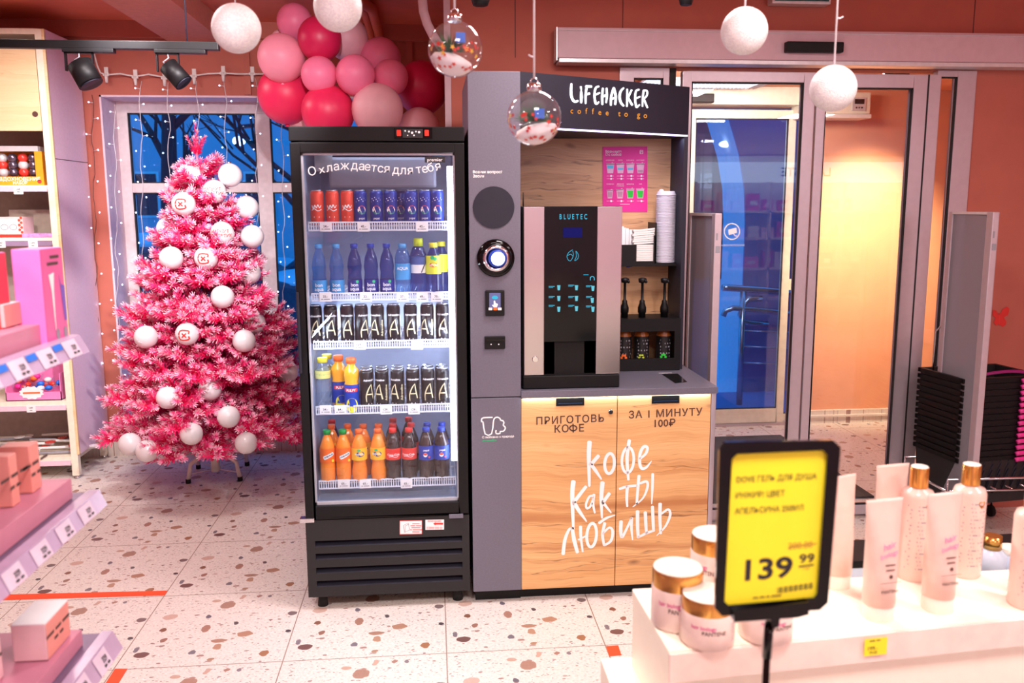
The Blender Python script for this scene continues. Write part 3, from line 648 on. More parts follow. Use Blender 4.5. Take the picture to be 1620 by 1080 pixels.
def d_cola(b, r, h):
    F = wrap(r+.0006, h*.52); b.stroke([(-.018, .004), (-.012, -.008), (-.006, .006), (.0, -.004), (.006, .008), (.012, -.004), (.019, .006)], [.005, .0025], F)
    b.stroke([(-.02, -.014), (-.008, -.008), (.006, -.016), (.02, -.01)], .003, F); b.text('~cola', wrap(r+.0006, h*.2), .010)
d_cola.mats = ['white_ink']
def d_wave(b, r, h):
    F = wrap(r+.0006, h*.42); b.disc((0, 0), .017, F, 0); F2 = wrap(r+.0009, h*.42)
    b.add([F2(*p) for p in [(.017*cos(a), .017*sin(a)) for a in [radians(k) for k in range(20, 161, 10)]]+[(-.008, .002), (.006, .006)]], [tuple(range(17))], 1)
    b.add([F2(*p) for p in [(.017*cos(a), .017*sin(a)) for a in [radians(k) for k in range(200, 341, 10)]]+[(.008, -.004), (-.006, -.008)]], [tuple(range(17))], 2)
    b.text('pepsi', wrap(r+.0006, h*.15), .012, 0)
    for k in range(8): b.disc((-.022+.044*((k*5) % 8)/8, h*.66+.026*((k*23) % 11)/11), .0012+.0006*(k % 3), wrap(r+.0006, 0), 0, 7)
d_wave.mats = ['white_ink', 'logo_red', 'logo_teal']
def d_energy(a0):
    def d(b, r, h):
        b.text('Adrenaline', wrap(r+.0006, h*.70, a0), .012, 0, .02)
        F = wrap(r+.0006, h*.16, a0); H = h*.45
        b.stroke([(-.015, 0), (-.016, H*.35), (-.006, H*.75), (.006, H)], [.003, .005, .005, .002], F, 1)
        b.stroke([(.006, H), (.010, H*.6), (.017, H*.15)], [.003, .006], F, 1); b.stroke([(-.012, H*.42), (.010, H*.42)], .005, F, 1)
        b.text('~rush', wrap(r+.0006, h*.08, a0), .008, 0)
        b.text('Adrenaline', lambda x, y: wrap(r+.0006, h*.16, a0+1.25)(-y+.004, x+.035), .015, 1, .02)
    d.mats = ['white_ink', 'logo_gold']; return d
P_red = can('soda_can', '', .0265, .134, 'can_red', d_cola); P_blue = can('soda_can', '', .0265, .134, 'can_blue', d_wave)
P_en = [can('energy_drink_can', '', .0275, .156, 'can_black', d_energy(a_)) for a_ in (.1, -.5, .6)]
def bottle(name, label, prof, capz, capr, caph, body, capm, deco=None, n=22, lab=None):
    t = thing(name, label, 'bottle', R0)
    MB().lathe(prof, n=n).build('body', body, t, local=True)
    MB().lathe([(capr, capz), (capr, capz+caph*.9), (capr*.9, capz+caph)], n=18).build('cap', capm, t, local=True)
    if lab:
        z0, z1, lr, lm = lab
        l = MB().lathe([(lr+.0004, z0), (lr+.0004, z1)], n=n, caps=False).build('label', lm, t, local=True)
        if deco: b = MB(); deco(b, lr+.001); b.build('print', deco.mats, l, local=True)
    return t
def dprint(fn, *mats): fn.mats = list(mats); return fn
PW = [(.0, 0), (.026, 0), (.029, .01), (.029, .055), (.026, .09), (.029, .115), (.024, .15), (.013, .178), (.0115, .19)]
P_water = bottle('water_bottle', '', PW, .187, .0145, .017, 'water_dark', 'cap_blue', dprint(lambda b, r: b.text('bon', wrap(r, .036), .020, 0, .01).text('aqua', wrap(r, .02), .020, 0, .01).disc((.012, .055), .006, wrap(r, 0), 1), 'white_ink', 'green_ink'), lab=(.012, .062, .029, 'label_navy'))
P_watl = bottle('water_bottle', '', PW, .187, .0145, .017, 'water', 'cap_sky', dprint(lambda b, r: b.text('bon', wrap(r, .036), .020, 0, .01).text('aqua', wrap(r, .02), .020, 0, .01), 'white_ink'), lab=(.012, .062, .029, 'label_aqua'))
P_aqua = bottle('water_bottle', '', [(0, 0), (.028, 0), (.031, .012), (.031, .15), (.022, .178), (.0125, .186)], .184, .0165, .019, 'water', 'cap_sky', dprint(lambda b, r: b.text('AQUA', wrap(r, .10), .017, 0, .01), 'white_ink'), lab=(.06, .125, .031, 'label_aqua'))
P_sport = bottle('sport_drink_bottle', '', [(0, 0), (.03, 0), (.034, .012), (.034, .06), (.031, .09), (.034, .12), (.034, .155), (.024, .185), (.016, .195)], .192, .019, .032, 'water_dark', 'cap_lime', dprint(lambda b, r: b.stroke([(.012, .088), (.022, .108), (.028, .118)], [.004, .007], wrap(r, 0), 0), 'ink'), lab=(.085, .15, .0335, 'label_white'))
P_tea = bottle('iced_tea_bottle', '', [(0, 0), (.028, 0), (.031, .012), (.029, .07), (.031, .10), (.028, .15), (.014, .18), (.0125, .19)], .187, .0165, .019, 'water_dark', 'cap_yellow', dprint(lambda b, r: b.disc((0, .118), .018, wrap(r, 0), 0, ry=.009).text('LIPTON', wrap(r+.0005, .1145), .010, 1, .02).disc((-.004, .147), .008, wrap(r, 0), 2).disc((.008, .142), .007, wrap(r, 0), 2), 'red_ink', 'white_ink', 'green_ink'), lab=(.082, .155, .031, 'lipton_yellow'))
PS = [(0, 0), (.027, 0), (.031, .012), (.0315, .07), (.029, .10), (.0315, .13), (.030, .152), (.018, .185), (.0125, .196), (.0125, .203)]
P_mir = bottle('orange_soda_bottle', '', PS, .200, .0155, .018, 'soda_orange', 'cap_green', dprint(lambda b, r: b.stroke([(-.018, .107), (.018, .123)], [.016, .014], wrap(r, 0), 0).text('mirinda', lambda x, y: wrap(r+.0005, 0)(x, .112+y+x*.4), .013, 1, .02).disc((.018, .093), .006, wrap(r, 0), 2), 'white_ink', 'logo_teal', 'cap_yellow'), lab=(.085, .145, .0325, 'label_orange'))
PF = [(0, 0), (.027, 0), (.032, .012), (.032, .045), (.026, .08), (.030, .105), (.0315, .14), (.029, .155), (.018, .185), (.0125, .196), (.0125, .203)]
P_fan = bottle('orange_soda_bottle', '', PF, .200, .0155, .018, 'soda_orange', 'cap_orange', dprint(lambda b, r: b.disc((.004, .119), .017, wrap(r, 0), 0, ry=.011).text('FANTA', wrap(r+.0005, .1145), .012, 1, .02).disc((-.002, .135), .008, wrap(r, 0), 2, ry=.004), 'label_navy', 'white_ink', 'green_ink'), lab=(.092, .143, .0325, 'label_yellow'))
P_col = bottle('cola_bottle', '', PS, .200, .0155, .018, 'cola', 'cap_red', dprint(lambda b, r: b.text('Coca-Cola', wrap(r, .108), .0125, 0, .02).stroke([(-.02, .103), (-.006, .106), (.008, .101), (.02, .104)], .0018, wrap(r, 0), 0), 'white_ink'), lab=(.090, .138, .032, 'label_red'))
P_pep = bottle('cola_bottle', '', PS, .200, .0155, .018, 'cola', 'cap_blue', dprint(lambda b, r: b.text('pepsi', wrap(r, .124), .012, 0, .02).disc((-.004, .108), .009, wrap(r, 0), 0).disc((-.004, .111), .0085, wrap(r+.0004, 0), 1, ry=.005).disc((.012, .098), .004, wrap(r, 0), 1), 'white_ink', 'logo_red'), lab=(.085, .145, .0325, 'label_blue'))
P_pul = bottle('pulp_juice_bottle', '', [(0, 0), (.028, 0), (.0305, .01), (.0305, .095), (.027, .105), (.032, .13), (.030, .155), (.017, .172), (.0145, .185)], .182, .0205, .022, 'juice', 'cap_orange', dprint(lambda b, r: b.stroke([(-.024, .074), (.024, .074)], .015, wrap(r, 0), 0).text('PULPY', wrap(r+.0006, .069), .014, 1, .02).disc((.002, .012), .025, wrap(r, 0), 2, ry=.030), 'red_ink', 'white_ink', 'cap_yellow'), lab=(.008, .097, .0308, 'label_blue'))
P_yel = bottle('juice_bottle', '', [(0, 0), (.026, 0), (.029, .01), (.029, .10), (.026, .112), (.032, .135), (.030, .15), (.017, .172), (.0145, .185)], .182, .0205, .02, 'pet', 'cap_yellow', dprint(lambda b, r: b.text('~vita', wrap(r, .132), .010, 0), 'green_ink'), lab=(.118, .15, .0315, 'juice_yellow'))
protos = [P_red, P_blue, P_water, P_watl, P_aqua, P_sport, P_tea, P_mir, P_fan, P_col, P_pep, P_pul, P_yel]+P_en
used = set()
def put(P, u, row, label, group, y=.10, rz=0.):
    Y = FY+y; z = SZ[row]; p = at(u, RV[row][0]-20, Y=Y); loc = (p.x, Y, z)
    if P.name in used: dup(P, loc, label, rz, group)
    else:
        used.add(P.name); P.location = loc; P.rotation_euler = (0, 0, rz); P['label'] = label; P['group'] = group
RN = ['top shelf', 'second shelf', 'middle shelf', 'fourth shelf', 'bottom shelf']
for k, u in enumerate((501.9, 526, 550)): put(P_red, u, 0, 'red soda can %s from the left on the top shelf of the fridge' % ORD[k], 'soda cans on the top fridge shelf')
for k, (u, y) in enumerate(((570, .10), (596, .10), (618, .10), (634, .19), (651, .10), (673, .10), (691.5, .10))): put(P_blue, u, 0, 'blue soda can %s on the top fridge shelf' % (ORD[k]+' of the blue row' if y < .15 else 'standing behind its row'), 'soda cans on the top fridge shelf', y, (.3, 0, .1, 0, .1, -.1, .1)[k])
for k, (u, P) in enumerate(((505.5, P_watl), (533, P_watl), (561.5, P_water), (587.5, P_water), (612.5, P_water))): put(P, u, 1, 'slim water bottle with %s cap, %s from the left on the second fridge shelf' % (('pale blue' if P is P_watl else 'dark blue'), ORD[k]), 'bottles on the second fridge shelf')
put(P_aqua, 637.5, 1, 'broad pale blue water bottle in the middle right of the second fridge shelf', 'bottles on the second fridge shelf')
put(P_sport, 662.5, 1, 'sport drink bottle with tall lime cap on the second fridge shelf', 'bottles on the second fridge shelf', .11)
put(P_tea, 686, 1, 'front iced tea bottle with yellow label on the second fridge shelf', 'bottles on the second fridge shelf')
put(P_tea, 699, 1, 'iced tea bottle standing behind the other one by the fridge light strip', 'bottles on the second fridge shelf', .20, -.6)
for k, u in enumerate((499.6, 523.7, 549.6, 572, 597.8, 622.8, 649.6, 676, 700)): put(P_en[(0, 0, 0, 2, 1, 0, 0, 1, 0)[k]], u, 2, 'black energy drink can %s from the left on the middle fridge shelf' % ORD[k], 'energy drink cans on the middle fridge shelf', .10)
put(P_yel, 511.7, 3, 'yellow capped bottle at the left end of the fourth fridge shelf', 'bottles on the fourth fridge shelf', .13)
put(P_yel, 519, 3, 'yellow capped bottle hidden behind the first one on the fourth fridge shelf', 'bottles on the fourth fridge shelf', .21)
put(P_pul, 537, 3, 'orange pulp juice bottle standing behind on the fourth fridge shelf', 'bottles on the fourth fridge shelf', .165, .3)
put(P_pul, 556.7, 3, 'orange pulp juice bottle in front beside the black cans on the fourth fridge shelf', 'bottles on the fourth fridge shelf', .10)
for k, u in enumerate((580, 604.5, 629, 653.3, 677.5, 700)): put(P_en[(2, 1, 1, 0, 0, 0)[k]], u, 3, 'black energy drink can %s in the front row of the fourth fridge shelf' % ORD[k], 'energy drink cans on the fourth fridge shelf', .10)
for k, u in enumerate((581, 604.8, 629.6, 653.8, 676.5, 699)): put(P_en[k % 3], u, 3, 'black energy drink can %s in the back row of the fourth fridge shelf' % ORD[k], 'energy drink cans on the fourth fridge shelf', .162)
for k, (u, P) in enumerate(((519, P_mir), (544, P_mir), (569, P_fan), (599, P_fan), (622.5, P_col), (648, P_col), (675, P_pep), (699, P_pep))):
    nm = {id(P_mir): 'orange soda bottle with green cap', id(P_fan): 'yellow labelled orange soda bottle', id(P_col): 'cola bottle with red label', id(P_pep): 'cola bottle with blue label'}[id(P)]
    put(P, u, 4, '%s, %s one in the front row of the bottom shelf' % (nm, ('left', 'right')[k % 2]), 'bottles on the bottom fridge shelf', .10, (.25, .3, .1, -.15, .1, -.1, 0, .1)[k])
for k, (u, P, y) in enumerate(((526.5, P_fan, .19), (552, P_fan, .19), (576.5, P_fan, .18), (600.5, P_fan, .18), (623, P_col, .18), (651.5, P_col, .18), (677, P_pep, .18), (700, P_pep, .18), (527.5, P_col, .27), (623.5, P_col, .27), (648, P_col, .28))):
    nm = {id(P_fan): 'orange soda bottle', id(P_col): 'cola bottle with red cap', id(P_pep): 'cola bottle with blue cap'}[id(P)]
    put(P, u, 4, '%s in the %s row of the bottom shelf, %s from left' % (nm, ('second', 'rearmost')[k > 7], ORD[k if k < 8 else k-8]), 'bottles on the bottom fridge shelf', y)

# ============================================================ coffee kiosk
KX0, KX1, KX2, KY, KB = .142, .344, 1.136, 3.40, 4.0
# -- payment column
t = thing('payment_column', 'tall graphite payment column between the fridge and the coffee machine', 'payment column', (.24, 3.7, 0))
MB().box(KX0, KY, .885, KX1, KB, 2.155).build('upper_panel', 'graphite', t, bevel=.002)
MB().box(KX0, KY, .055, KX1, KB, .881).build('lower_panel', 'graphite', t, bevel=.002)
MB().box(KX0+.01, KY+.04, 0, KX1, KB, .055).build('plinth', 'black', t)
F = lambda u, v: at(u, v, Y=KY-.0008)
p = at(781, 328, Y=KY)
MB().cyl((p.x, KY, p.z), (p.x, KY-.004, p.z), .081, n=40).build('speaker_disc', 'graphite_dark', t)
p = at(784, 408, Y=KY)
cm_ = MB().lathe([(.074, 0), (.074, .012), (.060, .016), (.0, .016)], (p.x, KY, p.z), 40, R=Matrix.Rotation(pi/2, 3, 'X')).build('camera_base', 'black_gloss', t)
MB().lathe([(.054, .014), (.052, .034), (.042, .040), (.036, .030), (0, .030)], (p.x, KY, p.z), 40, R=Matrix.Rotation(pi/2, 3, 'X')).build('camera_ring', 'chrome', cm_)
MB().lathe([(.036, .03), (.034, .048), (.030, .05), (0, .05)], (p.x+.004, KY, p.z), 32, R=Matrix.Rotation(pi/2, 3, 'X')).build('camera_bezel', 'cap_blue', cm_)
MB().lathe([(.027, .05), (.022, .058), (0, .062)], (p.x+.006, KY, p.z), 32, R=Matrix.Rotation(pi/2, 3, 'X')).build('camera_lens', 'led_soft', cm_)
q0, q1 = at(767.5, 459, Y=KY), at(798, 499, Y=KY)
pt = MB().box(q0.x, KY-.014, q1.z, q1.x, KY, q0.z).build('card_terminal', 'black', t, bevel=.004)
G = lambda u, v: at(u, v, Y=KY-.0150)
H = lambda u, v: at(u, v, Y=KY-.0158)
MB().rrect(774, 463, 792, 487, .5, G).build('terminal_screen', mat('screen_dusk', (70, 70, 110), .2, emit=(110, 120, 170), es=.5), pt)
MB().disc((783, 470.5), 5, H, n=14, ry=3).build('screen_mark', 'screen_cyan', pt)
MB().add([H(*k) for k in ((781, 476), (783, 475), (784, 479), (788, 481), (786, 486), (781, 486), (778, 482), (781, 482))], [tuple(range(8))]).build('hand_mark', 'white_ink', pt)
for u, m_ in ((776, 'label_white'), (783.5, 'label_orange'), (790.5, 'label_white')): MB().rrect(u-3, 486.5, u+3, 490.5, .6, H).build('payment_logo', m_, pt)
q0, q1 = at(766.5, 531.5, Y=KY), at(799, 551, Y=KY)
rs = MB().box(q0.x, KY-.012, q1.z, q1.x, KY, q0.z).build('receipt_slot', 'black', t, bevel=.003)
MB().box(q0.x+.004, KY-.016, q0.z-.02, q1.x-.004, KY-.012, q0.z-.010).build('slot_lip', 'black_gloss', rs)
b = MB()
for u in (777, 789): b.disc((u, 544.5), 1, lambda x, y: at(x, y, Y=KY-.0125), n=10)
b.build('slot_light', 'white_ink', rs)
b = MB(); b.text('Возник вопрос?', lambda x, y: F(748+x, 274-y), 6.2, bold=.02, align='L').text('Звони', lambda x, y: F(748+x, 280.5-y), 6.2, bold=.02, align='L')
b.build('lettering', 'white_ink', t)
cup = [(520,180),(265,190),(215,240),(215,310),(255,312),(315,650),(500,645),(555,270),(600,195),(660,175),(730,205),(760,262),(820,275),(850,330),(830,405),(880,450),(885,510),(830,575),(742,580),(740,635),(625,640),(625,550)]
b = MB().stroke([(750+x/18, 650+y/18) for x, y in cup], 2.1, F, sub=2)
b.text('С любовью к природе', lambda x, y: F(762.8+x, 693.2-y-x*.04), 4.7, bold=.02, align='L'); b.build('tree_cup_mark', 'white_ink', t)
MB().text('#greenoffice', lambda x, y: F(763.2+x, 698.3-y-x*.04), 4.4, bold=.02, align='L').build('green_lettering', 'green_ink', t)
# -- base cabinet
DM = .741
t = thing('base_cabinet', 'oak fronted base cabinet with white brush lettering under the coffee machine', 'cabinet', (.74, 3.7, 0))
b = MB(); b.box(KX1+.002, KY+.022, .055, KX2, KB+.1, .878); b.build('body', 'graphite', t)
MB().box(KX1, KY+.05, 0, KX2-.01, KB+.1, .055).build('plinth', 'black', t)
MB().box(KX2, KY, .02, KX2+.012, KB+.1, .878).build('side_panel', 'alu', t)
dr = []
for x0, x1 in ((KX1+.001, DM-.0015), (DM+.0015, KX2-.002)):
    dr.append(MB().box(x0, KY, .056, x1, KY+.02, .876).build('door', 'oak', t, bevel=.0015))
for dd, u in zip(dr, (902, 1053)):
    q = at(u, 624, Y=KY); MB().box(q.x-.058, KY-.003, .842, q.x+.058, KY+.001, .874).build('handle', 'black', dd)
    MB().box(q.x-.05, KY-.005, .850, q.x+.05, KY-.003, .853).build('handle_lip', mat('blue_metal', (40, 70, 110), .3, .5), dd)
p = at(966, 651, Y=KY); MB().cyl((p.x, KY, p.z), (p.x, KY-.006, p.z), .010, .009, 18).build('lock', 'chrome', dr[0])
b = MB(); b.text('ПРИГОТОВЬ', lambda x, y: F(902+x, 669-y-x*.045), 16.2, bold=.016, sp=1.14).text('КО', lambda x, y: F(888.5+x, 683.6-y-x*.045), 16.2, bold=.016, sp=1.14).text('Е', lambda x, y: F(920+x, 682.2-y-x*.045), 16.2, bold=.016).ellipse((906.8, 677), 5.6, 4, 2.1, F).stroke([(906.5, 670.6), (906.9, 683.4)], 2.2, F, sub=1); b.build('brown_lettering', 'ink_brown', dr[0])
b = MB(); b.text('ЗА 1 МИНУТУ', lambda x, y: F(1053+x, 659-y-x*.045), 16.2, bold=.016, sp=1.12).text('100₽', lambda x, y: F(1052+x, 674.5-y-x*.045), 16.2, bold=.016, sp=1.04); b.build('brown_lettering', 'ink_brown', dr[1])
BR = lambda x, y: at(880+x/5.538, 690+y/5.538, Y=KY-.001)
L_, R_ = MB(), MB()
S_ = lambda b, p, w, **k: b.stroke(p, w, BR, **k)
S_(L_, [(292,50),(285,180),(290,435)], [42,36,22]); S_(L_, [(370,170),(310,240)], 32); S_(L_, [(300,240),(345,300),(395,375)], [34,30,14]); L_.ellipse((467,238), 42, 88, 27, BR, .08)
R_.ellipse((627,208), 52, 112, 24, BR, .06); S_(R_, [(640,35),(620,190),(632,380)], [32,30,22])
S_(R_, [(735,195),(785,150),(798,98),(765,92),(735,150),(730,230),(748,280),(790,270),(835,215)], [20,24,26,28,28,28,28,22,6])
S_(L_, [(150,395),(140,520),(150,810)], [42,38,22]); S_(L_, [(260,440),(155,575)], [28,34]); S_(L_, [(155,580),(205,660),(265,745)], [38,32,12])
S_(L_, [(325,520),(290,528),(262,590),(268,630),(300,610),(325,540)], 20); S_(L_, [(330,510),(322,590),(338,670)], [26,24,16])
S_(L_, [(405,405),(395,540),(400,715)], [40,34,16]); S_(L_, [(465,500),(405,585)], 30); S_(L_, [(410,580),(480,668)], [32,12])
S_(R_, [(555,460),(620,440),(705,430)], [22,24,22]); S_(R_, [(622,440),(618,540),(622,615)], [28,26,18]); S_(R_, [(725,345),(715,450),(705,590)], [28,26,22]); S_(R_, [(735,412),(790,395),(800,440),(760,540),(670,618)], [20,24,24,16,8]); S_(R_, [(845,330),(842,450),(836,590)], [26,24,10])
S_(L_, [(60,1030),(75,910),(110,820),(140,803)], [32,30,24,20]); S_(L_, [(140,800),(155,900),(185,1015)], [28,36,30]); S_(L_, [(213,790),(215,880),(232,1010)], [28,26,16]); S_(L_, [(195,905),(265,870)], 16); L_.ellipse((310,865), 42, 104, 26, BR, .08)
S_(L_, [(375,760),(440,715),(515,690)], [24,22,8]); S_(L_, [(425,760),(405,860),(420,955)], [28,26,22]); S_(L_, [(405,855),(465,798),(495,835),(478,915),(420,955)], [16,20,26,24,18])
S_(R_, [(568,745),(565,830),(578,882),(635,770),(658,718)], [32,30,24,20,22]); S_(R_, [(660,715),(658,800),(668,905)], [28,24,12])
S_(R_, [(712,655),(712,780),(718,885)], [32,30,26]); S_(R_, [(780,665),(785,770),(790,850)], [30,28,24]); S_(R_, [(843,615),(848,740),(852,825)], [28,28,24]); S_(R_, [(715,885),(800,843),(860,825)], [18,24,16])
S_(R_, [(910,590),(908,720),(915,850)], [32,28,24]); S_(R_, [(920,680),(980,640),(998,690),(955,790),(880,868)], [16,22,24,18,6])
L_.build('brush_lettering', 'white_ink', dr[0]); R_.build('brush_lettering', 'white_ink', dr[1])
area('undercounter_light', (.74, KY-.006, .879), .78, .8, (.74, .92, 1), (radians(-10), 0, 0), sy=.008)
# -- worktop
t = thing('worktop', 'graphite worktop over the oak cabinet with a black waste slot', 'worktop', (.74, 3.7, .88))
b = MB(); b.box(KX1, KY-.012, .88, KX2+.022, KB+.1, .908); b.build('board', 'graphite', t, bevel=.0015)
W_ = [at(u, v, Z=.9086) for u, v in ((1047, 592), (1072, 591), (1087, 604), (1068, 606))]
MB().prism([(p.x, p.y) for p in W_], lambda x, y: Vector((x, y, .9082)), lambda x, y: Vector((x, y, .910))).build('waste_slot', 'black_gloss', t)
p = at(1053, 590, Z=.91); MB().text('~мусор', lambda x, y: Vector((p.x+x, p.y+y, .9092)), .022).build('slot_lettering', 'white_ink', t)
# -- upper niche: back panel, side panel, canopy, sign
CX1, CY1 = 1.124, 3.79
t = thing('kiosk_canopy', 'graphite kiosk top with lit sign, wood back panel and side wall above the worktop', 'kiosk top', (.74, 4.0, .908))
MB().box(KX1, KB, .908, CX1, KB+.02, 2.155).build('back_panel', 'oak_back', t)
b = MB(); b.add([(CX1-.018, CY1-.0, .908), (CX1, CY1-.0, .908), (CX1, KB, .908), (CX1-.018, KB, .908), (CX1-.018, CY1, 2.155), (CX1, CY1, 2.155), (CX1, KB, 2.155), (CX1-.018, KB, 2.155)], [(0,3,2,1),(4,5,6,7),(0,1,5,4),(1,2,6,5),(2,3,7,6),(3,0,4,7)])
b.build('side_panel', 'graphite_dark', t)
cz0, cz1 = 1.951, 2.155
poly = [(KX1, KY), (CX1, CY1), (CX1, KB), (KX1, KB)]
MB().prism(poly, lambda x, y: Vector((x, y, cz0)), lambda x, y: Vector((x, y, cz1))).build('canopy', 'graphite_dark', t)
SP = Vector((KX1, KY, 2)); SD = Vector((CX1-KX1, CY1-KY, 0)).normalized(); SN = Vector((SD.y, -SD.x, 0))
SP = SP+SN*.002; FS = lambda u, v: at(u, v, P=SP, N=SN)
LK = lambda x, y: FS(890+x/10.8, 120+y/10.8)
b = MB(); S2 = lambda p, w: b.stroke(p, w, LK)
for p, w_ in (([(150,135),(145,300),(170,400),(215,442),(262,425)],[34,44,44,42,34]), ([(312,185),(320,240)],[34,26]), ([(318,262),(322,360),(318,458)],[32,52,34]), ([(412,185),(395,330),(395,470)],[38,38,30]), ([(400,182),(495,182)],[48,40]), ([(400,318),(462,300)],[36,38]),
    ([(620,178),(565,210),(545,330),(560,450),(582,478),(620,445)],[30,36,38,40,36,24]), ([(560,322),(635,290)],[36,26]), ([(688,212),(678,350),(680,488)],[34,42,36]), ([(752,212),(757,340),(745,458)],[34,40,28]), ([(680,352),(760,330)],40),
    ([(825,500),(832,350),(875,205)],[32,40,40]), ([(875,205),(907,340),(900,488)],[40,44,36]), ([(835,395),(900,372)],36), ([(1045,205),(990,270),(975,370),(1000,460),(1045,512)],[28,40,42,42,32]), ([(1105,228),(1105,370),(1100,522)],[30,36,30]), ([(1180,240),(1115,380)],[30,34]), ([(1115,370),(1190,498)],[42,34]),
    ([(1310,235),(1255,260),(1240,390),(1255,510),(1272,532),(1315,492)],[26,34,34,36,34,24]), ([(1245,388),(1325,355)],[32,24]), ([(1385,250),(1370,390),(1365,522)],[32,34,26]), ([(1385,248),(1443,258),(1440,335),(1385,392)],[30,30,30,28]), ([(1385,385),(1450,542)],[34,28])): S2(p, w_)
b.build('sign_lettering', 'sign_white', t)
b = MB()
for u, v, ch in ((158,640,'c'),(285,646,'o'),(408,646,'f'),(520,652,'f'),(637,667,'e'),(762,674,'e'),(970,690,'t'),(1085,696,'o'),(1298,708,'g'),(1415,720,'o')): b.text(ch, lambda x, y, u=u, v=v: LK(u+x, v-y), 138, bold=.01, sx=.85)
b.build('sign_caption', 'sign_orange', t)
b = MB(); p0, p1 = Vector((KX1+.03, KY+.018, cz0-.002)), Vector((CX1-.004, CY1+.0, cz0-.002)); b.bar(p0+SN*-.004, p1+SN*-.004, .010, .008); b.build('led_strip', mat('led_violet', (220, 205, 255), .5, emit=(205, 190, 255), es=5), t)
o = area('canopy_light', ((KX1+CX1)/2, (KY+CY1)/2+.06, cz0-.012), .80, 1.6, (.70, .74, 1), (0, 0, atan2(SD.y, SD.x)), sy=.02)
# -- coffee machine
t = thing('coffee_machine', 'steel and black glass coffee vending machine on the worktop', 'coffee machine', (.56, 3.7, .908))
MY = 3.425; mx0, mx1, mz0, mz1 = at(829, 500, Y=MY).x, at(982, 500, Y=MY).x, .910, at(900, 326, Y=MY).z
g0, g1 = at(861, 400, Y=MY).x, at(944.5, 400, Y=MY).x
MB().box(mx0-.006, MY+.02, mz0, mx1-.004, MY+.50, mz1).build('body', 'black', t, bevel=.003)
zb = at(900, 592, Y=MY).z
for x0, x1 in ((mx0, g0), (g1, mx1)): MB().box(x0, MY, zb, x1, MY+.02, mz1-.002).build('steel_panel', 'steel', t, bevel=.002)
zc = at(900, 540, Y=MY).z
gp = MB().box(g0, MY+.003, zc, g1, MY+.02, mz1-.002).build('glass_front', 'black_gloss', t)
b = MB(); b.box(g0, MY+.02, zb, g0+.045, MY+.15, zc).box(g1-.045, MY+.02, zb, g1, MY+.15, zc).box(g0, MY+.15, zb, g1, MY+.16, zc); b.build('dispense_bay', 'black_soft', t)
MB().cyl(((g0+g1)/2, MY+.09, zb+.06), ((g0+g1)/2, MY+.09, zc), .022, .026, 16).build('spout', 'graphite_dark', t)
MB().box(mx0-.004, MY-.004, mz0, mx1-.002, MY+.4, zb-.003).build('drip_tray', 'black', t, bevel=.004)
b = MB(); b.box(g0+.05, MY+.03, zb-.003, g1-.05, MY+.14, zb+.004); b.build('cup_stand', 'graphite', t)
p = at(846.5, 568, Y=MY); MB().cyl((p.x, MY, p.z), (p.x, MY-.008, p.z), .013, .011, 20).build('lock', 'chrome', t)
G = lambda u, v: at(u, v, Y=MY+.002)
b = MB()
for k, ch in enumerate('BLUETEC'): b.text(ch, lambda x, y, k=k: G(887+k*6.6+x, 346.5-y), 11.5, bold=.01, sx=.62)
b.stroke([(906, 397), (907, 404), (903, 412), (899, 411), (897, 405), (900, 399), (906, 395)], .7, G).stroke([(898, 404), (903, 402), (906, 405)], .7, G).stroke([(911, 397), (915, 403), (914, 409), (909, 412), (912, 405)], .7, G, closed=True)
for cx_, cy_ in ((877, 462), (908, 460), (936, 461), (877, 478), (908, 478), (936, 478), (877, 492), (908, 492), (936, 493)):
    b.rrect(cx_-9, cy_-9.6, cx_+.5, cy_-8.6, .2, G).rrect(cx_-9, cy_-7.6, cx_-2, cy_-7, .2, G)
b.stroke([(934, 443), (934, 439), (937, 437), (940, 439), (940, 443)], 1.2, G, sub=2); b.rrect(923, 434, 931, 435, .2, G)
b.build('display_lettering', 'screen_cyan', gp)
b = MB()
for cx_, cy_ in ((884, 455), (912, 455), (938, 456), (884, 472), (912, 472), (937, 475), (884, 489), (912, 488), (938, 489)):
    b.add([G(cx_-2.6, cy_-4), G(cx_+2.6, cy_-4), G(cx_+1.8, cy_+4), G(cx_-1.8, cy_+4)], [(0, 1, 2, 3)])
b.build('cup_icon', glow('screen_icon', (120, 215, 235), .9), gp)
MB().rrect(891, 360, 921, 375.5, .4, G).build('screen', 'screen_blue', gp)
MB().cyl((mx0+.003, MY+.05, mz1), (mx0+.003, MY+.05, mz1+.055), .003, .0015, 8).build('antenna', 'black', t)
# -- poster
PY = KB-.0015
F4 = lambda u, v: at(u, v, Y=PY)
mk('poster_pink', (236, 44, 152), .55, var=.02); mk('cup_pink', (240, 190, 214), .6); mk('cup_blue', (96, 190, 226), .6); mk('cup_green', (40, 205, 60), .6); mk('cup_brown', (200, 150, 170), .6)
t = thing('menu_poster', 'magenta drinks menu poster with coffee cup drawings on the wood back panel', 'poster', tuple(F4(988, 335)))
pz = lambda x, y: (945+x/9.39, 225+y/9.39)
c4 = [pz(78, 68), pz(742, 62), pz(742, 1035), pz(78, 1035)]
MB().prism(c4, lambda u, v: F4(u, v), lambda u, v: F4(u, v)-Vector((0, .001, 0))).build('sheet', 'poster_pink', t)
F5 = lambda x, y: at(*pz(x, y), Y=PY-.0018)
b = MB(); b.text('Возьмите', lambda x, y: F5(122+x, 155-y), 52, bold=.015, align='L').text('с собой', lambda x, y: F5(165+x, 200-y), 52, bold=.015, align='L').stroke([(124, 164), (130, 200), (146, 200), (152, 164)], 7, F5, closed=True, sub=1)
b.stroke([(635, 120), (675, 120), (675, 170), (635, 170), (635, 130)], 9, F5, sub=1).stroke([(645, 150), (660, 135)], 8, F5)
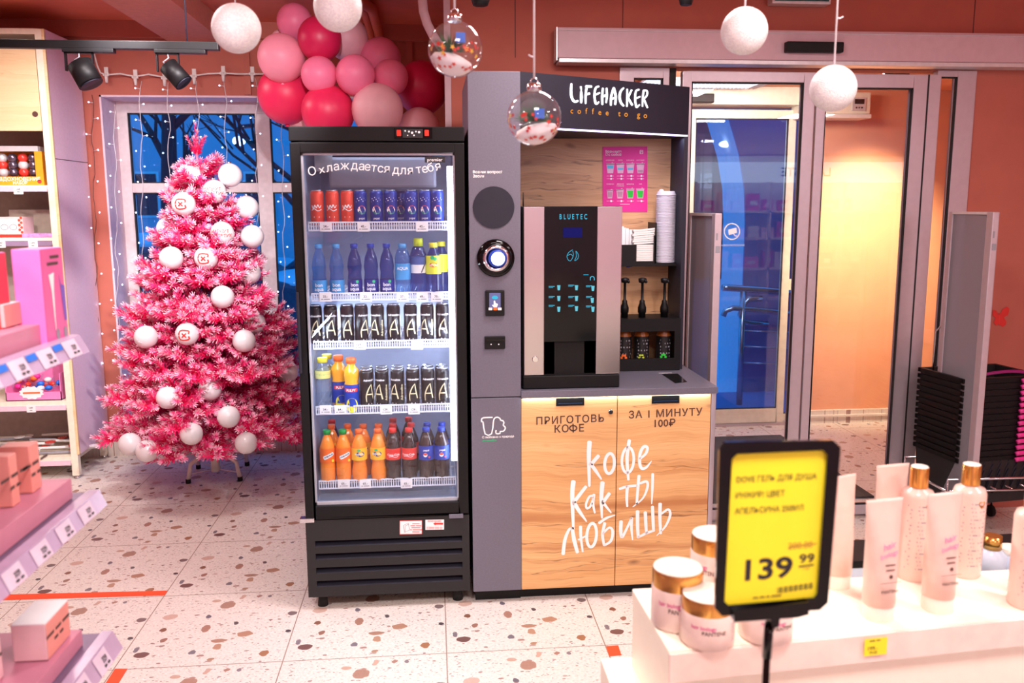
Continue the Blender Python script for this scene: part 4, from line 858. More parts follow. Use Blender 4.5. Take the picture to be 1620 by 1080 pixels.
for i, (n1, x) in enumerate(zip(('АМЕРИКАНО', 'ЛАТТЕ', 'КАПУЧИНО', 'ФЛЭТ УАЙТ'), (190, 342, 490, 640))): b.text(n1, lambda a, c, x=x: F5(x+a, 274-c), 20, bold=.01)
for i, (n1, x) in enumerate(zip(('ЭСПРЕССО', 'ДВОЙНОЙ', 'ШОКОЛАД', 'ЧАЙ'), (190, 340, 490, 640))): b.text(n1, lambda a, c, x=x: F5(x+a, 628-c), 20, bold=.01)
b.text('ЭСПРЕССО', lambda a, c: F5(340+a, 655-c), 20, bold=.01)
for x in (200, 352, 500, 650):
    for y in (500, 542, 872): b.disc((x+5, y), 15, F5, n=10).stroke([(x-60, y), (x-15, y)], 4, F5, sub=1).stroke([(x+20, y), (x+42, y)], 5, F5, sub=1)
b.stroke([(340, 920), (480, 920)], 6, F5, sub=1); b.build('lettering', 'white_ink', t)
def cupm(x, y, w, h, fill, y0, y1, cover):
    b = MB(); b.add([F5(*q) for q in ((x-w, y), (x+w, y), (x+w*.72, y+h), (x-w*.72, y+h))], [(0, 1, 2, 3)]).disc((x+w*.5, y-8), 14, F5, n=10).stroke([(x-w, y), (x+w, y)], 16, F5, sub=1); b.build('cup_drawing', 'cup_pink', t)
    F6 = lambda a, c: at(*pz(a, c), Y=PY-.0024); ww = lambda q: w*(1-.28*q)-8
    MB().add([F6(*q) for q in ((x-ww(y0), y+h*y0), (x+ww(y0), y+h*y0), (x+ww(y1), y+h*y1), (x-ww(y1), y+h*y1))], [(0, 1, 2, 3)]).build('cup_filling', fill, t)
cupm(193, 320, 58, 140, 'cup_blue', .16, .52, 0); cupm(343, 320, 58, 140, 'cup_blue', .42, .65, 0); cupm(491, 320, 58, 140, 'cup_blue', .42, .65, 0); cupm(640, 320, 58, 140, 'cup_brown', .65, .92, 0)
cupm(187, 715, 46, 118, 'cup_brown', .2, .85, 0); cupm(337, 705, 54, 128, 'cup_brown', .2, .85, 0); cupm(489, 695, 58, 138, 'cup_green', .16, .92, 0); cupm(637, 695, 58, 138, 'cup_green', .16, .92, 0)
# -- napkin shelf, napkins, sticks, cup stack
HY = 3.86
z0, z1 = at(1010, 421, Y=HY).z, at(1010, 394, Y=HY).z
hx0, hx1 = at(975, 400, Y=HY).x, at(1084, 400, Y=HY).x-.02; hx1 = min(hx1, CX1-.02)
hm = at(1038, 400, Y=HY).x
t = thing('napkin_holder', 'black wall shelf holding napkins, sugar sticks and the cup stack', 'holder', (.95, HY+.06, z0))
b = MB(); b.box(hx0, HY, z0, hx1, KB-.002, z0+.012).box(hx0, HY, z0+.012, at(1007, 400, Y=HY).x, HY+.006, z1+.02).box(at(1007, 400, Y=HY).x, HY, z0+.012, at(1034, 400, Y=HY).x, HY+.006, z0+.022).box(at(1034, 400, Y=HY).x, HY, z0+.012, hm, HY+.006, at(1036, 372, Y=HY).z)
b.box(hm-.006, HY, z0+.012, hm, KB-.002, at(1036, 352, Y=HY).z); b.build('tray', 'black', t)
mk('napkin', (248, 240, 236), .85, var=.02)
nx0, nx1 = at(999, 380, Y=HY+.05).x, at(1035, 380, Y=HY+.05).x-.008
t = thing('napkin_stack', 'stack of white paper napkins in the black holder', 'napkins', ((nx0+nx1)/2, HY+.06, z0+.012))
nz = z0+.013
for k in range(16):
    dz = .0105; sk = .004*sin(k*2.3); b = MB(); ti = .10 if k > 8 else 0
    b.add([(nx0+sk, HY+.012, nz), (nx1+sk*.5, HY+.010, nz+(nx1-nx0)*ti*k/16), (nx1, HY+.12, nz+.004), (nx0, HY+.12, nz), (nx0+sk, HY+.012, nz+dz*.8), (nx1+sk*.5, HY+.010, nz+dz*.8+(nx1-nx0)*ti*k/16), (nx1, HY+.12, nz+dz*.8), (nx0, HY+.12, nz+dz*.8)], [(0,3,2,1),(4,5,6,7),(0,1,5,4),(1,2,6,5),(2,3,7,6),(3,0,4,7)])
    b.build('napkin', 'napkin', t); nz += dz*.9
stick = None
for k, (u, v0) in enumerate(((984.5, 358), (988.5, 360), (992, 361), (995, 364), (998, 363))):
    p = at(u, v0, Y=HY+.05); h = p.z-(z0+.013)
    if stick is None:
        stick = thing('sugar_stick', '', 'sugar stick', R0)
        MB().box(-.007, -.003, 0, .007, .003, .17).build('paper_tube', 'paper', stick, local=True); MB().box(-.0075, -.0035, .0, .0075, .0035, .085).build('blue_print', 'cap_blue', stick, local=True)
        o = stick; o.location = (p.x, HY+.05, p.z-.17)
    else: o = dup(stick, (p.x, HY+.05+.008*(k % 2), p.z-.17))
    o['label'] = 'blue and white paper sugar stick left of the napkins, %s from the left' % ORD[k]; o['group'] = 'sugar sticks in the black holder'
CUY = 3.915; cx0 = at(1052.5, 370, Y=CUY); rcup = (at(1068, 330, Y=CUY).x-at(1037, 330, Y=CUY).x)/2
zt = at(1052, 303, Y=CUY).z; N = 44; zb_ = z0+.013; step = (zt-zb_-.02)/N
mk('cup_white', (226, 222, 236), .5, var=.01)
cpt = None
for k in range(N):
    z = zb_+k*step
    if cpt is None:
        cpt = thing('cup_lid', '', 'cup lid', (cx0.x, CUY, z)); MB().lathe([(rcup*.90, 0), (rcup*.97, step*.15), (rcup, step*.3), (rcup, step*.62), (rcup*.95, step*.75), (rcup*.93, step*.95), (rcup*.6, step*.95)], n=28).build('shell', 'cup_white', cpt, local=True); o = cpt
    else: o = dup(cpt, (cx0.x, CUY, z))
    o['label'] = 'white paper cup lid in the tall stack right of the napkins'; o['group'] = 'stacked white cup lids'
t = thing('lid_on_top', 'white cup lid with a raised sip spout on top of the tall stack', 'cup lid', (cx0.x, CUY, zt-.02), group='stacked white cup lids')
MB().lathe([(rcup*.99, 0), (rcup, .006), (rcup*.9, .012), (rcup*.86, .020), (rcup*.8, .022), (0, .018)], n=28).build('shell', 'cup_white', t, local=True)
MB().ball((-rcup*.55, -.01, .02), .012, 12, 8, sq=(1, .7, 1.0)).build('sip_spout', 'cup_white', t, local=True)
t.name = 'cup_lid'
# -- syrup rack
RY = 3.76
x0, x1 = at(978, 540, Y=RY).x, min(at(1081, 540, Y=RY).x, CX1-.02); zt, zw0, zw1 = at(1030, 504, Y=RY).z, at(1030, 524, Y=RY).z, at(1030, 567, Y=RY).z
t = thing('syrup_rack', 'black rack with window openings holding three pump bottles on the worktop', 'rack', ((x0+x1)/2, RY+.08, .908))
b = MB(); xs = [x0]+[at(u, 545, Y=RY).x for u in (983, 1066)]+[x1]
b.box(x0, RY, zw0, x1, RY+.008, zt).box(x0, RY, .909, x1, RY+.008, zw1).box(at(1067, 545, Y=RY).x, RY, zw1, x1, RY+.008, zw0).box(x1-.008, RY+.008, .909, x1, KB-.06, zt).box(x0, RY+.008, zt-.006, x1-.008, KB-.06, zt).box(x0, RY+.008, .909, x1-.008, KB-.06, .915)
b.build('box', 'black', t)
mk('syrup_label', (24, 22, 24), .4); mk('lime', (200, 220, 60), .5); mk('syrup_amber', (150, 80, 30), .2)
sp = None
for k, (u, lab, mm) in enumerate(((988, 'pump bottle at the left of the syrup rack, half hidden by the coffee machine', 'cap_orange'), (1015.5, 'pump bottle with lime leaves on its label in the middle of the syrup rack', 'lime'), (1050.5, 'pump bottle with green clover on its label at the right of the syrup rack', 'cup_green'))):
    p = at(u, 540, Y=RY+.05); t = thing('syrup_bottle', lab, 'bottle', (p.x, RY+.06, .916), group='syrup pump bottles in the black rack')
    MB().lathe([(0, 0), (.032, 0), (.034, .01), (.034, .15), (.014, .19), (.014, .215)], n=22).build('body', 'syrup_amber', t, local=True)
    l = MB().lathe([(.0345, .02), (.0345, .145)], n=22, caps=False).build('label', 'syrup_label', t, local=True)
    b = MB()
    for q in range(7): b.text(('~sir op', '~dolce', '~le mon', '~natur', '~go ld', '~extra', '~aro a')[(q+k) % 7], wrap(.0352, .032+q*.015), .017, 0)
    b.build('label_script', 'ink_grey', l, local=True)
    b = MB()
    for q in range(6): a = q*1.05; b.disc((-.008+.010*cos(a), .05+.012*sin(a)), .006, wrap(.0356, 0), n=7, ry=.004 if k == 1 else .006)
    b.build('label_leaf', mm, l, local=True)
    pz_ = at(u, 505, Y=RY+.06).z-.916
    pm = MB().lathe([(.016, pz_-.01), (.016, pz_+.03), (.019, pz_+.032), (.019, pz_+.055), (.012, pz_+.075), (.012, pz_+.085), (.006, pz_+.09), (.006, pz_+.165), (.017, pz_+.168), (.019, pz_+.185), (.006, pz_+.19)], n=18).build('pump', 'black', t, local=True)
    MB().tube([(0, 0, pz_+.178), (.010, -.016, pz_+.178), (.012, -.024, pz_+.170)], .006, 8).build('nozzle', 'black', pm, local=True)

# ============================================================ pink tree
TX, TY = -1.345, 5.22
t = tree = thing('christmas_tree', 'pink flocked artificial christmas tree by the window', 'christmas tree', (TX, TY, 0))
MB().tube([(TX, TY, .06), (TX, TY, .36)], .026, 14).build('pole', 'white_plastic', t)
MB().tube([(TX, TY, .34), (TX, TY, 1.2), (TX, TY, 2.02)], [.022, .016, .006], 10).build('trunk', mat('pink_trunk', (236, 120, 160), .7), t)
for u, v in ((298, 764), (380, 760), (391, 736), (314, 741)):
    q = at(u, v, Z=0); d = Vector((q.x-TX, q.y-TY, 0)); L = d.length; d.normalize()
    lg = MB().tube([(TX+d.x*.02, TY+d.y*.02, .20), (TX+d.x*L*.55, TY+d.y*L*.55, .155), (TX+d.x*L*.88, TY+d.y*L*.88, .115), (q.x-d.x*.012, q.y-d.y*.012, .075), (q.x, q.y, .02)], .013, 10).build('leg', 'white_plastic', t)
    MB().cyl((q.x, q.y, 0), (q.x, q.y, .026), .016, .015, 12).build('rubber_foot', 'rubber', lg)
    MB().tube([(TX, TY, .075), (q.x-d.x*.02, q.y-d.y*.02, .055)], .003, 6).build('brace', 'white_plastic', lg)
nt = NT('flocked_needles'); ca = nt.n('VertexColor', layer_name='Col'); nt.l(ca.outputs[0], nt.b.inputs['Base Color']); nt.b.inputs['Roughness'].default_value = .7
nt.b.inputs['Specular IOR Level'].default_value = .2; M['needles'] = nt.m
rnd = random.Random(11); nb = MB()
CP = [lin((252, 8, 92))[:3], lin((255, 48, 132))[:3], lin((255, 96, 164))[:3], lin((255, 220, 234))[:3]]
def brush(p, d, L, r=.034, n=32, frost=1.):
    """one bottle-brush twig from p along d"""
    d = d.normalized(); a_ = d.orthogonal().normalized(); b_ = d.cross(a_); vs = []; fs = []; cs = []
    fz = rnd.uniform(.25, 1.)*frost
    for k in range(n):
        s_ = (k+.5)/n; ph = k*2.4+rnd.uniform(-.4, .4); o = p+d*L*s_
        rr = r*(1-.35*s_)*rnd.uniform(.8, 1.15); out = (a_*cos(ph)+b_*sin(ph))
        tip = o+out*rr+d*rr*.9; w_ = out.cross(d)*.0044
        i = len(vs); vs += [o-w_, o+w_, tip+w_*.55, tip-w_*.55]; fs.append((i, i+1, i+2, i+3))
        c0 = CP[0 if s_ < .5 else 1]; c1 = CP[3] if (s_ > .45 and rnd.random() < fz) else CP[2 if s_ > .3 else 1]
        cs += [c0, c0, c1, c1]
    for sgn in (1,):     # frosted tip
        o = p+d*L
        for k in range(7):
            ph = k*.9; out = a_*cos(ph)+b_*sin(ph); tip = o+out*r*.5+d*r*.9; w_ = out.cross(d)*.0036; i = len(vs)
            vs += [o-w_, o+w_, tip+w_*.5, tip-w_*.5]; fs.append((i, i+1, i+2, i+3)); cs += [CP[2], CP[2], CP[3], CP[3]]
    nb.add(vs, fs, 0, False, cs)
ZT, ZB_, RB = 2.0, .36, .57
def rad(z): return RB*max(.03, ((ZT+.03-z)/(ZT-ZB_)))**.92
z = ZB_; lev = 0
while z < ZT-.06:
    f = (z-ZB_)/(ZT-ZB_); n = max(5, int(17*(1-f)+4)) if f < .8 else 5; a0 = rnd.uniform(0, 6)
    for k in range(n):
        an = a0+2*pi*k/n+rnd.uniform(-.15, .15); L = rad(z)*rnd.uniform(.74, 1.16)
        up = .10+.5*f+rnd.uniform(-.08, .1); d = Vector((cos(an), sin(an), up)).normalized(); p0 = Vector((TX, TY, z+rnd.uniform(-.03, .03)))
        nseg = max(2, int(L/.064)); side = d.cross(Vector((0, 0, 1))).normalized()
        for j in range(nseg):
            s_ = (j+1)/nseg
            if s_ < .3 and L > .25: continue
            q = p0+d*L*s_*.94+Vector((0, 0, -.10*s_*s_*(1-f)))
            wlen = (.10+.06*(1-s_))*(1 if L > .2 else .7)
            for sg in (-1, 1):
                brush(q, d*.75+side*sg*rnd.uniform(.6, 1.)+Vector((0, 0, rnd.uniform(-.15, .35))), wlen*rnd.uniform(.8, 1.2), frost=min(1, max(0, s_*2-.7)))
            if j % 2: brush(q, d*.7+Vector((0, 0, rnd.uniform(.4, .9))), wlen*.9, frost=min(1, max(0, s_*2-.7)))
        e = p0+d*L*.94+Vector((0, 0, -.10*(1-f))); brush(e, d+Vector((0, 0, .1)), .10 if L > .2 else .07)
        if f < .8: brush(p0+d*L*.1, d, L*.9, .022, max(10, int(L*90)), 0.)
    z += .092*(1-.25*f) if f < .72 else .11
for dx, dy, dz, L in ((0, 0, 1, .17), (.06, 0, 1, .13), (-.5, .1, 1, .11), (.5, -.1, 1, .11), (0, -.5, 1, .10), (.2, .5, 1, .1)): brush(Vector((TX-.03*0, TY, ZT-.06)), Vector((dx, dy, dz)), L, .024, 30)
nb.build('foliage', 'needles', t)
mk('bauble_white', (236, 230, 233), .3, coat=.3, var=.01)
BAL = [(301.7,274,1,0,'behind the top twigs of'),(364,277,0,0,'highest on the right of'),(339,303,0,'t','lettered in red near the top of'),(290.5,322.8,0,'l','with a red square mark on the upper left of'),(390.5,328,1,0,'half hidden on the upper right of'),(266.5,362,1,0,'half hidden on the left of'),
       (351.7,369,0,'t','lettered in red in the upper middle of'),(399,374,0,0,'on the right edge of the upper half of'),(271,408,0,0,'on the left edge of the upper half of'),(326,408,0,'l','with a red square mark in the middle of'),(394,431.7,0,0,'on the right below the middle of'),(352,469.5,0,0,'plain in the very middle of'),
       (231,533,0,0,'at the far left of the lower half of'),(296,528,0,'l','with a red square mark on the lower left of'),(386,539,0,0,'right of centre in the lower half of'),(402,511,1,'l','half hidden, red marked, right of the middle of'),(265.5,629,0,0,'low on the left of'),(332,616,1,0,'half hidden low in the middle of'),
       (361.7,659,0,0,'low right of the middle of'),(302.8,686,0,0,'lowest in front of'),(389.5,700.5,0,0,'hanging under the right of'),(205.5,702,0,0,'outermost at lower left of'),(232.8,713,0,0,'second from the lower left end of'),(454,588,1,0,'half hidden at the right edge of')]
for u, v, hid, deco, where in BAL:
    R_ = .066; Y = TY
    for _ in range(6):
        p = at(u, v, Y=Y); r_ = max(.05, rad(min(max(p.z, .4), 1.95)))*(.80 if hid else 1.02); dx = p.x-TX; Y = TY-sqrt(max(.0, r_*r_-dx*dx))*.95-(.0 if hid else .055)
    p = at(u, v, Y=Y); R_ *= (Y/5.0)*.98
    o = thing('bauble', 'white bauble %s the pink tree' % where, 'bauble', tuple(p), group='white baubles on the pink tree')
    MB().ball((0, 0, 0), R_, 28, 18).build('sphere', 'bauble_white', o, local=True)
    MB().cyl((0, 0, R_*.97), (0, 0, R_*1.14), R_*.16, n=12).build('cap', 'chrome', o, local=True)
    if deco:
        az = atan2(-p.x, p.y)*0; Fw = lambda x, y: Vector((R_*1.01*sin(x/R_)*cos(y/R_), -R_*1.01*cos(x/R_)*cos(y/R_), R_*1.01*sin(y/R_))); b = MB()
        if deco == 't': b.text('МАГНИТ', lambda x, y: Fw(x, y+.004), .026, 0, .02).text('КОСМЕТИК', lambda x, y: Fw(x, y-.02), .026, 0, .02)
        else:
            s_ = .024; b.stroke([(s_, s_*.4), (s_, s_), (-s_, s_), (-s_, -s_), (s_, -s_), (s_, -s_*.3)], .009, Fw, sub=3).stroke([(-.010, .010), (.010, -.010)], .008, Fw).stroke([(.010, .010), (-.010, -.010)], .008, Fw)
        b.build('red_mark', 'red_ink', o, local=True)

# ============================================================ balloons
mk('bal_pink', (246, 126, 164), .42, var=.02, spec=.35); mk('bal_light', (250, 156, 180), .42, var=.02, spec=.35); mk('bal_pale', (242, 184, 196), .42, var=.02, spec=.35)
mk('bal_red', (228, 44, 92), .4, var=.02, spec=.4); mk('bal_crimson', (206, 32, 84), .4, var=.02, spec=.4)
BL = [(466,34,26.5,'bal_pink',5.00,'mid pink balloon at the very top of the cluster'),(505.7,61,33,'bal_crimson',4.72,'crimson balloon under the hanging white ball at the cluster top'),(549,60,32,'bal_pale',4.95,'pale balloon right of the upper crimson one'),
      (445.4,91,35.5,'bal_light',4.76,'light pink balloon leftmost in the cluster'),(602,92,31,'bal_pink',4.95,'pink balloon behind the right middle of the cluster'),(505,118,27.5,'bal_pink',4.68,'small pink balloon in the left centre of the cluster'),
      (562,118,30,'bal_pink',4.66,'small pink balloon in the very centre of the cluster'),(618,122,27,'bal_pink',4.72,'small pink balloon in the right centre of the cluster'),(667,138,40,'bal_crimson',4.88,'dark crimson balloon at the right end of the cluster'),
      (453,149,43,'bal_red',4.90,'big red balloon at the lower left of the cluster over the window'),(519,176,40.5,'bal_red',4.72,'red balloon just above the fridge top'),(597,173,39.5,'bal_pale',4.66,'pale pink balloon above the middle of the fridge'),
      (663,204,33,'bal_pale',4.78,'pale pink balloon peeping over the right of the fridge'),(482,183,30,'bal_pale',5.0,'pale balloon behind the two red ones on the left'),(444,62,14,'bal_pale',5.1,'tiny pale balloon behind the leftmost one')]
for u, v, r, m_, Y, lab in BL:
    p = at(u, v, Y=Y); R_ = r*Y/F_PX*.985; o = thing('balloon', lab, 'balloon', tuple(p), group='pink balloon cluster above the fridge')
    MB().lathe([(R_*sin(pi*k/16)*1.0, -R_*cos(pi*k/16)*(1.0 if k > 8 else 1.06)) for k in range(17)], n=32).build('skin', m_, o, local=True)
    MB().lathe([(R_*.05, -R_*1.05), (R_*.10, -R_*1.12), (0, -R_*1.12)], n=10).build('knot', m_, o, local=True)

# ============================================================ hanging balls and baubles
nt = NT('glitter'); tc = nt.n('TexCoord'); vo = nt.n('TexVoronoi', i_Vector=tc.outputs['Object'], i_Scale=420.)
bp = nt.n('Bump', i_Strength=.5, i_Distance=.003, i_Height=vo.outputs['Distance']); nt.l(bp.outputs[0], nt.b.inputs['Normal'])
nt.l(nt.ramp(nt.n('SeparateColor', i_0=vo.outputs['Color']).outputs[0], (.0, lin((234, 231, 236))), (1., lin((255, 255, 255)))), nt.b.inputs['Base Color'])
nt.b.inputs['Roughness'].default_value = .35; nt.b.inputs['Specular IOR Level'].default_value = .8; M['glitter'] = nt.m
mk('string_white', (232, 222, 228), .7)
for u, v, r, lab in ((374, 45, 38, 'white glitter ball hanging left of the balloons'), (534.5, 11, 38, 'white glitter ball hanging in front of the balloon cluster'), (1177.5, 49, 36.5, 'white glitter ball hanging before the door operator box'), (1318, 140, 36, 'white glitter ball on a long string before the sliding doors')):
    Y = 1.85; p = at(u, v, Y=Y); dd = (p-EYEP).dot(FWD); R_ = r*dd/F_PX
    o = thing('glitter_ball', lab, 'hanging ball', tuple(p), group='white glitter balls hanging from the ceiling')
    MB().ball((0, 0, 0), R_, 36, 24).build('sphere', 'glitter', o, local=True)
    b = MB(); b.tube([(0, 0, R_*.95), (0, 0, 2.8-p.z)], .0022 if u > 1000 else .0012, 6)
    if u > 1200: k = at(1327, 27, Y=Y).z-p.z; b.tube([(0, 0, k), (.006, 0, k-.003), (.014, 0, k+.001)], .0018, 6)
    b.build('string', 'string_white', o, local=True)
mk('star_red', (226, 52, 40), .4); mk('star_yellow', (246, 200, 70), .4); mk('fir_green', (30, 110, 62), .6); mk('gift_blue', (30, 110, 220), .4); mk('foam_snow', (250, 244, 246), .9)
M['bauble_glass'] = pane('bauble_glass', (250, 250, 252), 1.2, .03, (235, 225, 230))
for n_, (u, v, r, lab, blue) in enumerate(((720, 78, 43, 'clear bauble filled with foam snow, red stars and a blue gift, hanging by the balloons', 1), (845, 187, 43, 'clear bauble with a green sprig and red stars hanging before the kiosk sign', 0))):
    Y = 1.7; p = at(u, v, Y=Y); dd = (p-EYEP).dot(FWD); R_ = r*dd/F_PX; rn = random.Random(5+n_)
    o = thing('clear_bauble', lab, 'bauble', tuple(p), group='clear snow baubles hanging from the ceiling')
    MB().lathe([(max(1e-4, R_*sin(pi*k/22)), -R_*cos(pi*k/22)) for k in range(22)]+[(R_*.14, R_*.985)], n=36, caps=False).build('shell', 'bauble_glass', o, local=True)
    b = MB(); b.lathe([(R_*.24, R_*.97), (R_*.27, R_*1.0), (R_*.26, R_*1.20), (R_*.20, R_*1.24), (0, R_*1.24)], n=20); c = b.build('cap', M['bauble_glass'] if 0 else 'chrome', o, local=True)
    MB().tube([(R_*.13*cos(a), 0, R_*1.30+R_*.13*sin(a)) for a in [2*pi*k/14 for k in range(14)]], .0012, 6, closed=True).build('loop', 'chrome', c, local=True)
    b = MB(); b.tube([(0, 0, R_*1.42), (0, 0, 2.8-p.z)], .0022, 6)
    if n_: k = at(838, 90, Y=Y).z-p.z; b.tube([(0, 0, k), (-.006, 0, k+.001), (-.011, 0, k+.004)], .0016, 6)
    b.build('string', 'string_white', o, local=True)
    b = MB(); ri = R_*.95
    prof = []
    for k in range(13):
        a = pi*k/22; prof.append((max(1e-4, ri*sin(a)), -ri*cos(a)))
    prof += [(ri*.8, -ri*.05+.0*k), (ri*.45, ri*.06 if n_ == 0 else -ri*.05), (0, ri*.02)]
    b.lathe([(r_, z_*1.0) for r_, z_ in prof[:8]]+[(ri*.75, -ri*.36), (ri*.4, -ri*.24), (0, -ri*.2)], n=24, R=Matrix.Rotation(.28, 3, 'Y') if n_ == 0 else Matrix.Rotation(-.2, 3, 'Y')); b.build('foam_snow', 'foam_snow', o, local=True)
    for mm, q in (('star_red', 40), ('star_yellow', 9)):
        b = MB()
        for _ in range(q):
            a = rn.uniform(-1.7, 1.7); el = rn.uniform(-1.0, .12); rr = R_*.965; sx = R_*rn.uniform(.08, .13); ro = rn.uniform(0, 6)
            c0 = Vector((rr*cos(el)*sin(a), -rr*cos(el)*cos(a), rr*sin(el))); nn = c0.normalized(); tx = Vector((cos(a), sin(a), 0)); ty = nn.cross(tx)
            b.add([c0+(tx*cos(ro+pi*k/5)+ty*sin(ro+pi*k/5))*sx*(1 if k % 2 == 0 else .42) for k in range(10)], [tuple(range(10))])
        b.build('star', mm, o, local=True)['kind'] = 'stuff'
    b = MB(); root = Vector((-R_*.2, -R_*.3, -R_*.12)) if n_ == 0 else Vector((-R_*.1, -R_*.3, -R_*.12))
    for _ in range(260):
        d = Vector((rn.gauss(0, 1.), rn.gauss(-.3, .5), rn.uniform(-.1, .9))).normalized(); L = R_*rn.uniform(.4, .85); w_ = d.orthogonal().normalized()*R_*.034; e = root+d*L
        if e.length > R_*.9: e = e.normalized()*R_*.9
        b.add([root-w_, root+w_, e], [(0, 1, 2)])
    b.build('fir_sprig', 'fir_green', o, local=True)
    c0 = Vector((R_*.18, -R_*.7, R_*.28)) if blue else Vector((R_*.12, -R_*.6, R_*.1)); h = R_*.17
    MB().box(c0.x-h, c0.y-h*.6, c0.z-h, c0.x+h, c0.y+h*.6, c0.z+h).build('gift_box', 'gift_blue', o, local=True)

# ============================================================ track, spotlights
RY_ = 3.6; za, zb_ = at(100, 64, Y=RY_).z, at(100, 77, Y=RY_).z; xa, xb = at(-80, 70, Y=RY_).x, at(346, 66, Y=RY_).x
t = thing('light_track', 'black ceiling light track at the upper left', 'light track', ((xa+xb)/2, RY_, zb_))
MB().box(xa, RY_-.015, zb_, xb, RY_+.02, za).build('rail', 'black', t, bevel=.002)
b = MB()
for x in (xa+.12, xb-.12): b.cyl((x, RY_, za), (x, RY_, 2.8), .003, n=6)
b.build('hanging_wire', 'graphite_dark', t)
def head(u0, u1, top, body0, body1, rw, lab):
    p = at((u0+u1)/2, 78, Y=RY_); t = thing('track_spotlight', lab, 'spotlight', (p.x, RY_, zb_-.012), group='black spotlights on the ceiling track')
    q0, q1 = at(u0, 78, Y=RY_).x, at(u1, 78, Y=RY_).x
    MB().box(q0, RY_-.017, zb_-.014, q1, RY_+.02, zb_).build('adapter', 'black', t, bevel=.002)
    a, c = at(*body0, Y=RY_), at(*body1, Y=RY_)
    hd = MB().cyl(a, c+Vector((0, -.012, 0)), rw, rw, 28).build('head', 'black', t)
    d = (c-a).normalized()
    MB().cyl(c+Vector((0, -.012, 0))-d*.004, c+Vector((0, -.012, 0))+d*.001, rw*.86, rw*.86, 24).build('lens', 'graphite_dark', hd)
    m = a.lerp(c, .35); b = MB()
    for s_ in (-1, 1): b.box(a.x+s_*(rw+.003)-.003, RY_-.008, m.z, a.x+s_*(rw+.003)+.003, RY_+.008, zb_-.012)
    b.box(a.x-rw-.006, RY_-.008, zb_-.018, a.x+rw+.006, RY_+.008, zb_-.012); b.build('bracket', 'black', t)
    MB().tube([(a.x, RY_, zb_-.014), (a.x+.012, RY_-.03, zb_-.035), (a.x-.01, RY_-.03, a.z+.01), (a.x, RY_, a.z-.005)], .0025, 6).build('cord', 'ink_grey', t)
head(100, 181, 78, (126, 101), (146, 134), .047, 'left black track spotlight, tilted, before the shelf cabinet side')
head(245, 326, 78, (266, 104), (292, 132), .037, 'right black track spotlight, angled sideways, before the window wall')
for u, v, lab in ((760, 9, 'black spotlight bottom peeping in above the clear bauble'), (1085, 8, 'black spotlight bottom peeping in above the door operator box')):
    p = at(u, v, Y=3.3); t = thing('ceiling_spotlight', lab, 'spotlight', tuple(p)); w_ = .034 if u < 900 else .028
    MB().lathe([(w_*.8, 0), (w_, .02), (w_, .12)], (p.x, p.y, p.z), 6).build('head', 'black', t)
    MB().cyl((p.x, p.y, p.z+.12), (p.x, p.y, 2.8), .012, n=10).build('stem', 'black', t)
p0, p1 = at(1224, -20, Y=4.2), at(1316, 6, Y=4.2)
t = thing('exit_sign', 'bottom of a green sign in a pale frame above the entrance', 'sign', ((p0.x+p1.x)/2, 4.24, p1.z))
b = MB(); b.box(p0.x, 4.21, p1.z, p1.x, 4.275, p0.z+.08); b.build('frame', 'white_metal', t, bevel=.004)
MB().box(p0.x+.012, 4.205, p1.z+.012, p1.x-.012, 4.21, p0.z+.07).build('panel', mat('sign_green', (24, 84, 84), .4), t)

# ============================================================ fairy lights
CY_ = 5.80; cn = [(168,119),(214,123),(260,124.5),(307,121.5),(353,117),(399,118)]
t = thing('curtain_lights', 'fairy light curtain hanging over the window wall', 'fairy lights', tuple(at(260, 122, Y=CY_)))
W3 = lambda u, v, y=CY_: at(u, v, Y=y)
cable = [(149,84),(151,92),(154,104),(159,115),(168,118.5),(190,116.5),(214,121),(235,117.5),(260,122),(285,121),(307,119.5),(330,116.5),(353,115.5),(376,117),(399,117),(425,117)]
MB().tube([W3(*q) for q in cable], .005, 8).build('main_cable', 'white_plastic', t)
for u, v in cn:
    b = MB(); p = W3(u, v); b.cyl((p.x, p.y, p.z-.045), (p.x, p.y, p.z+.01), .008, .014, 10).box(p.x-.018, p.y-.008, p.z-.004, p.x+.018, p.y+.008, p.z+.012).box(p.x-.012, p.y+.004, p.z+.012, p.x+.012, p.y+.012, p.z+.05); b.build('connector', 'white_plastic', t)
rn = random.Random(3); rest = MB(); nbulb = 0
for si, (u, v0, v1) in enumerate(((146, 150, 690), (180, 165, 640), (222, 128, 560), (266, 130, 520), (312, 128, 330), (356, 124, 330), (405, 124, 360), (446, 160, 520))):
    top = W3(u, v0, CY_ if si else 5.81); u1 = u+(v1-v0)*(.02 if si < 2 else .012); bot = W3(u1, v1, CY_); n = int((v1-v0)/12)
    pts = []
    for k in range(n+1):
        s_ = k/n; pts.append(top.lerp(bot, s_)+Vector((.008*sin(k*.9+si)+rn.uniform(-.004, .004), 0, 0)))
    st = MB().tube(pts, .0022, 5).build('strand', 'white_metal' if si else 'ink_brown', t)
    for k in range(1, n+1, 2):
        q = pts[k]; sgn = 1 if (k//2) % 2 else -1; e = q+Vector((sgn*.022, -.004, .004)); stem = MB().tube([q, e], .002, 5)
        if nbulb < 98:
            MB().ball(e+Vector((sgn*.006, 0, 0)), .0048, 10, 7).build('bulb', 'fairy', st); nbulb += 1
        else: rest.ball(e+Vector((sgn*.006, 0, 0)), .0048, 8, 6)
        stem.build('bulb_stem', 'white_metal', st) if k < 9 else None
if rest.v: rest.build('bulb', 'fairy', t)['kind'] = 'stuff'

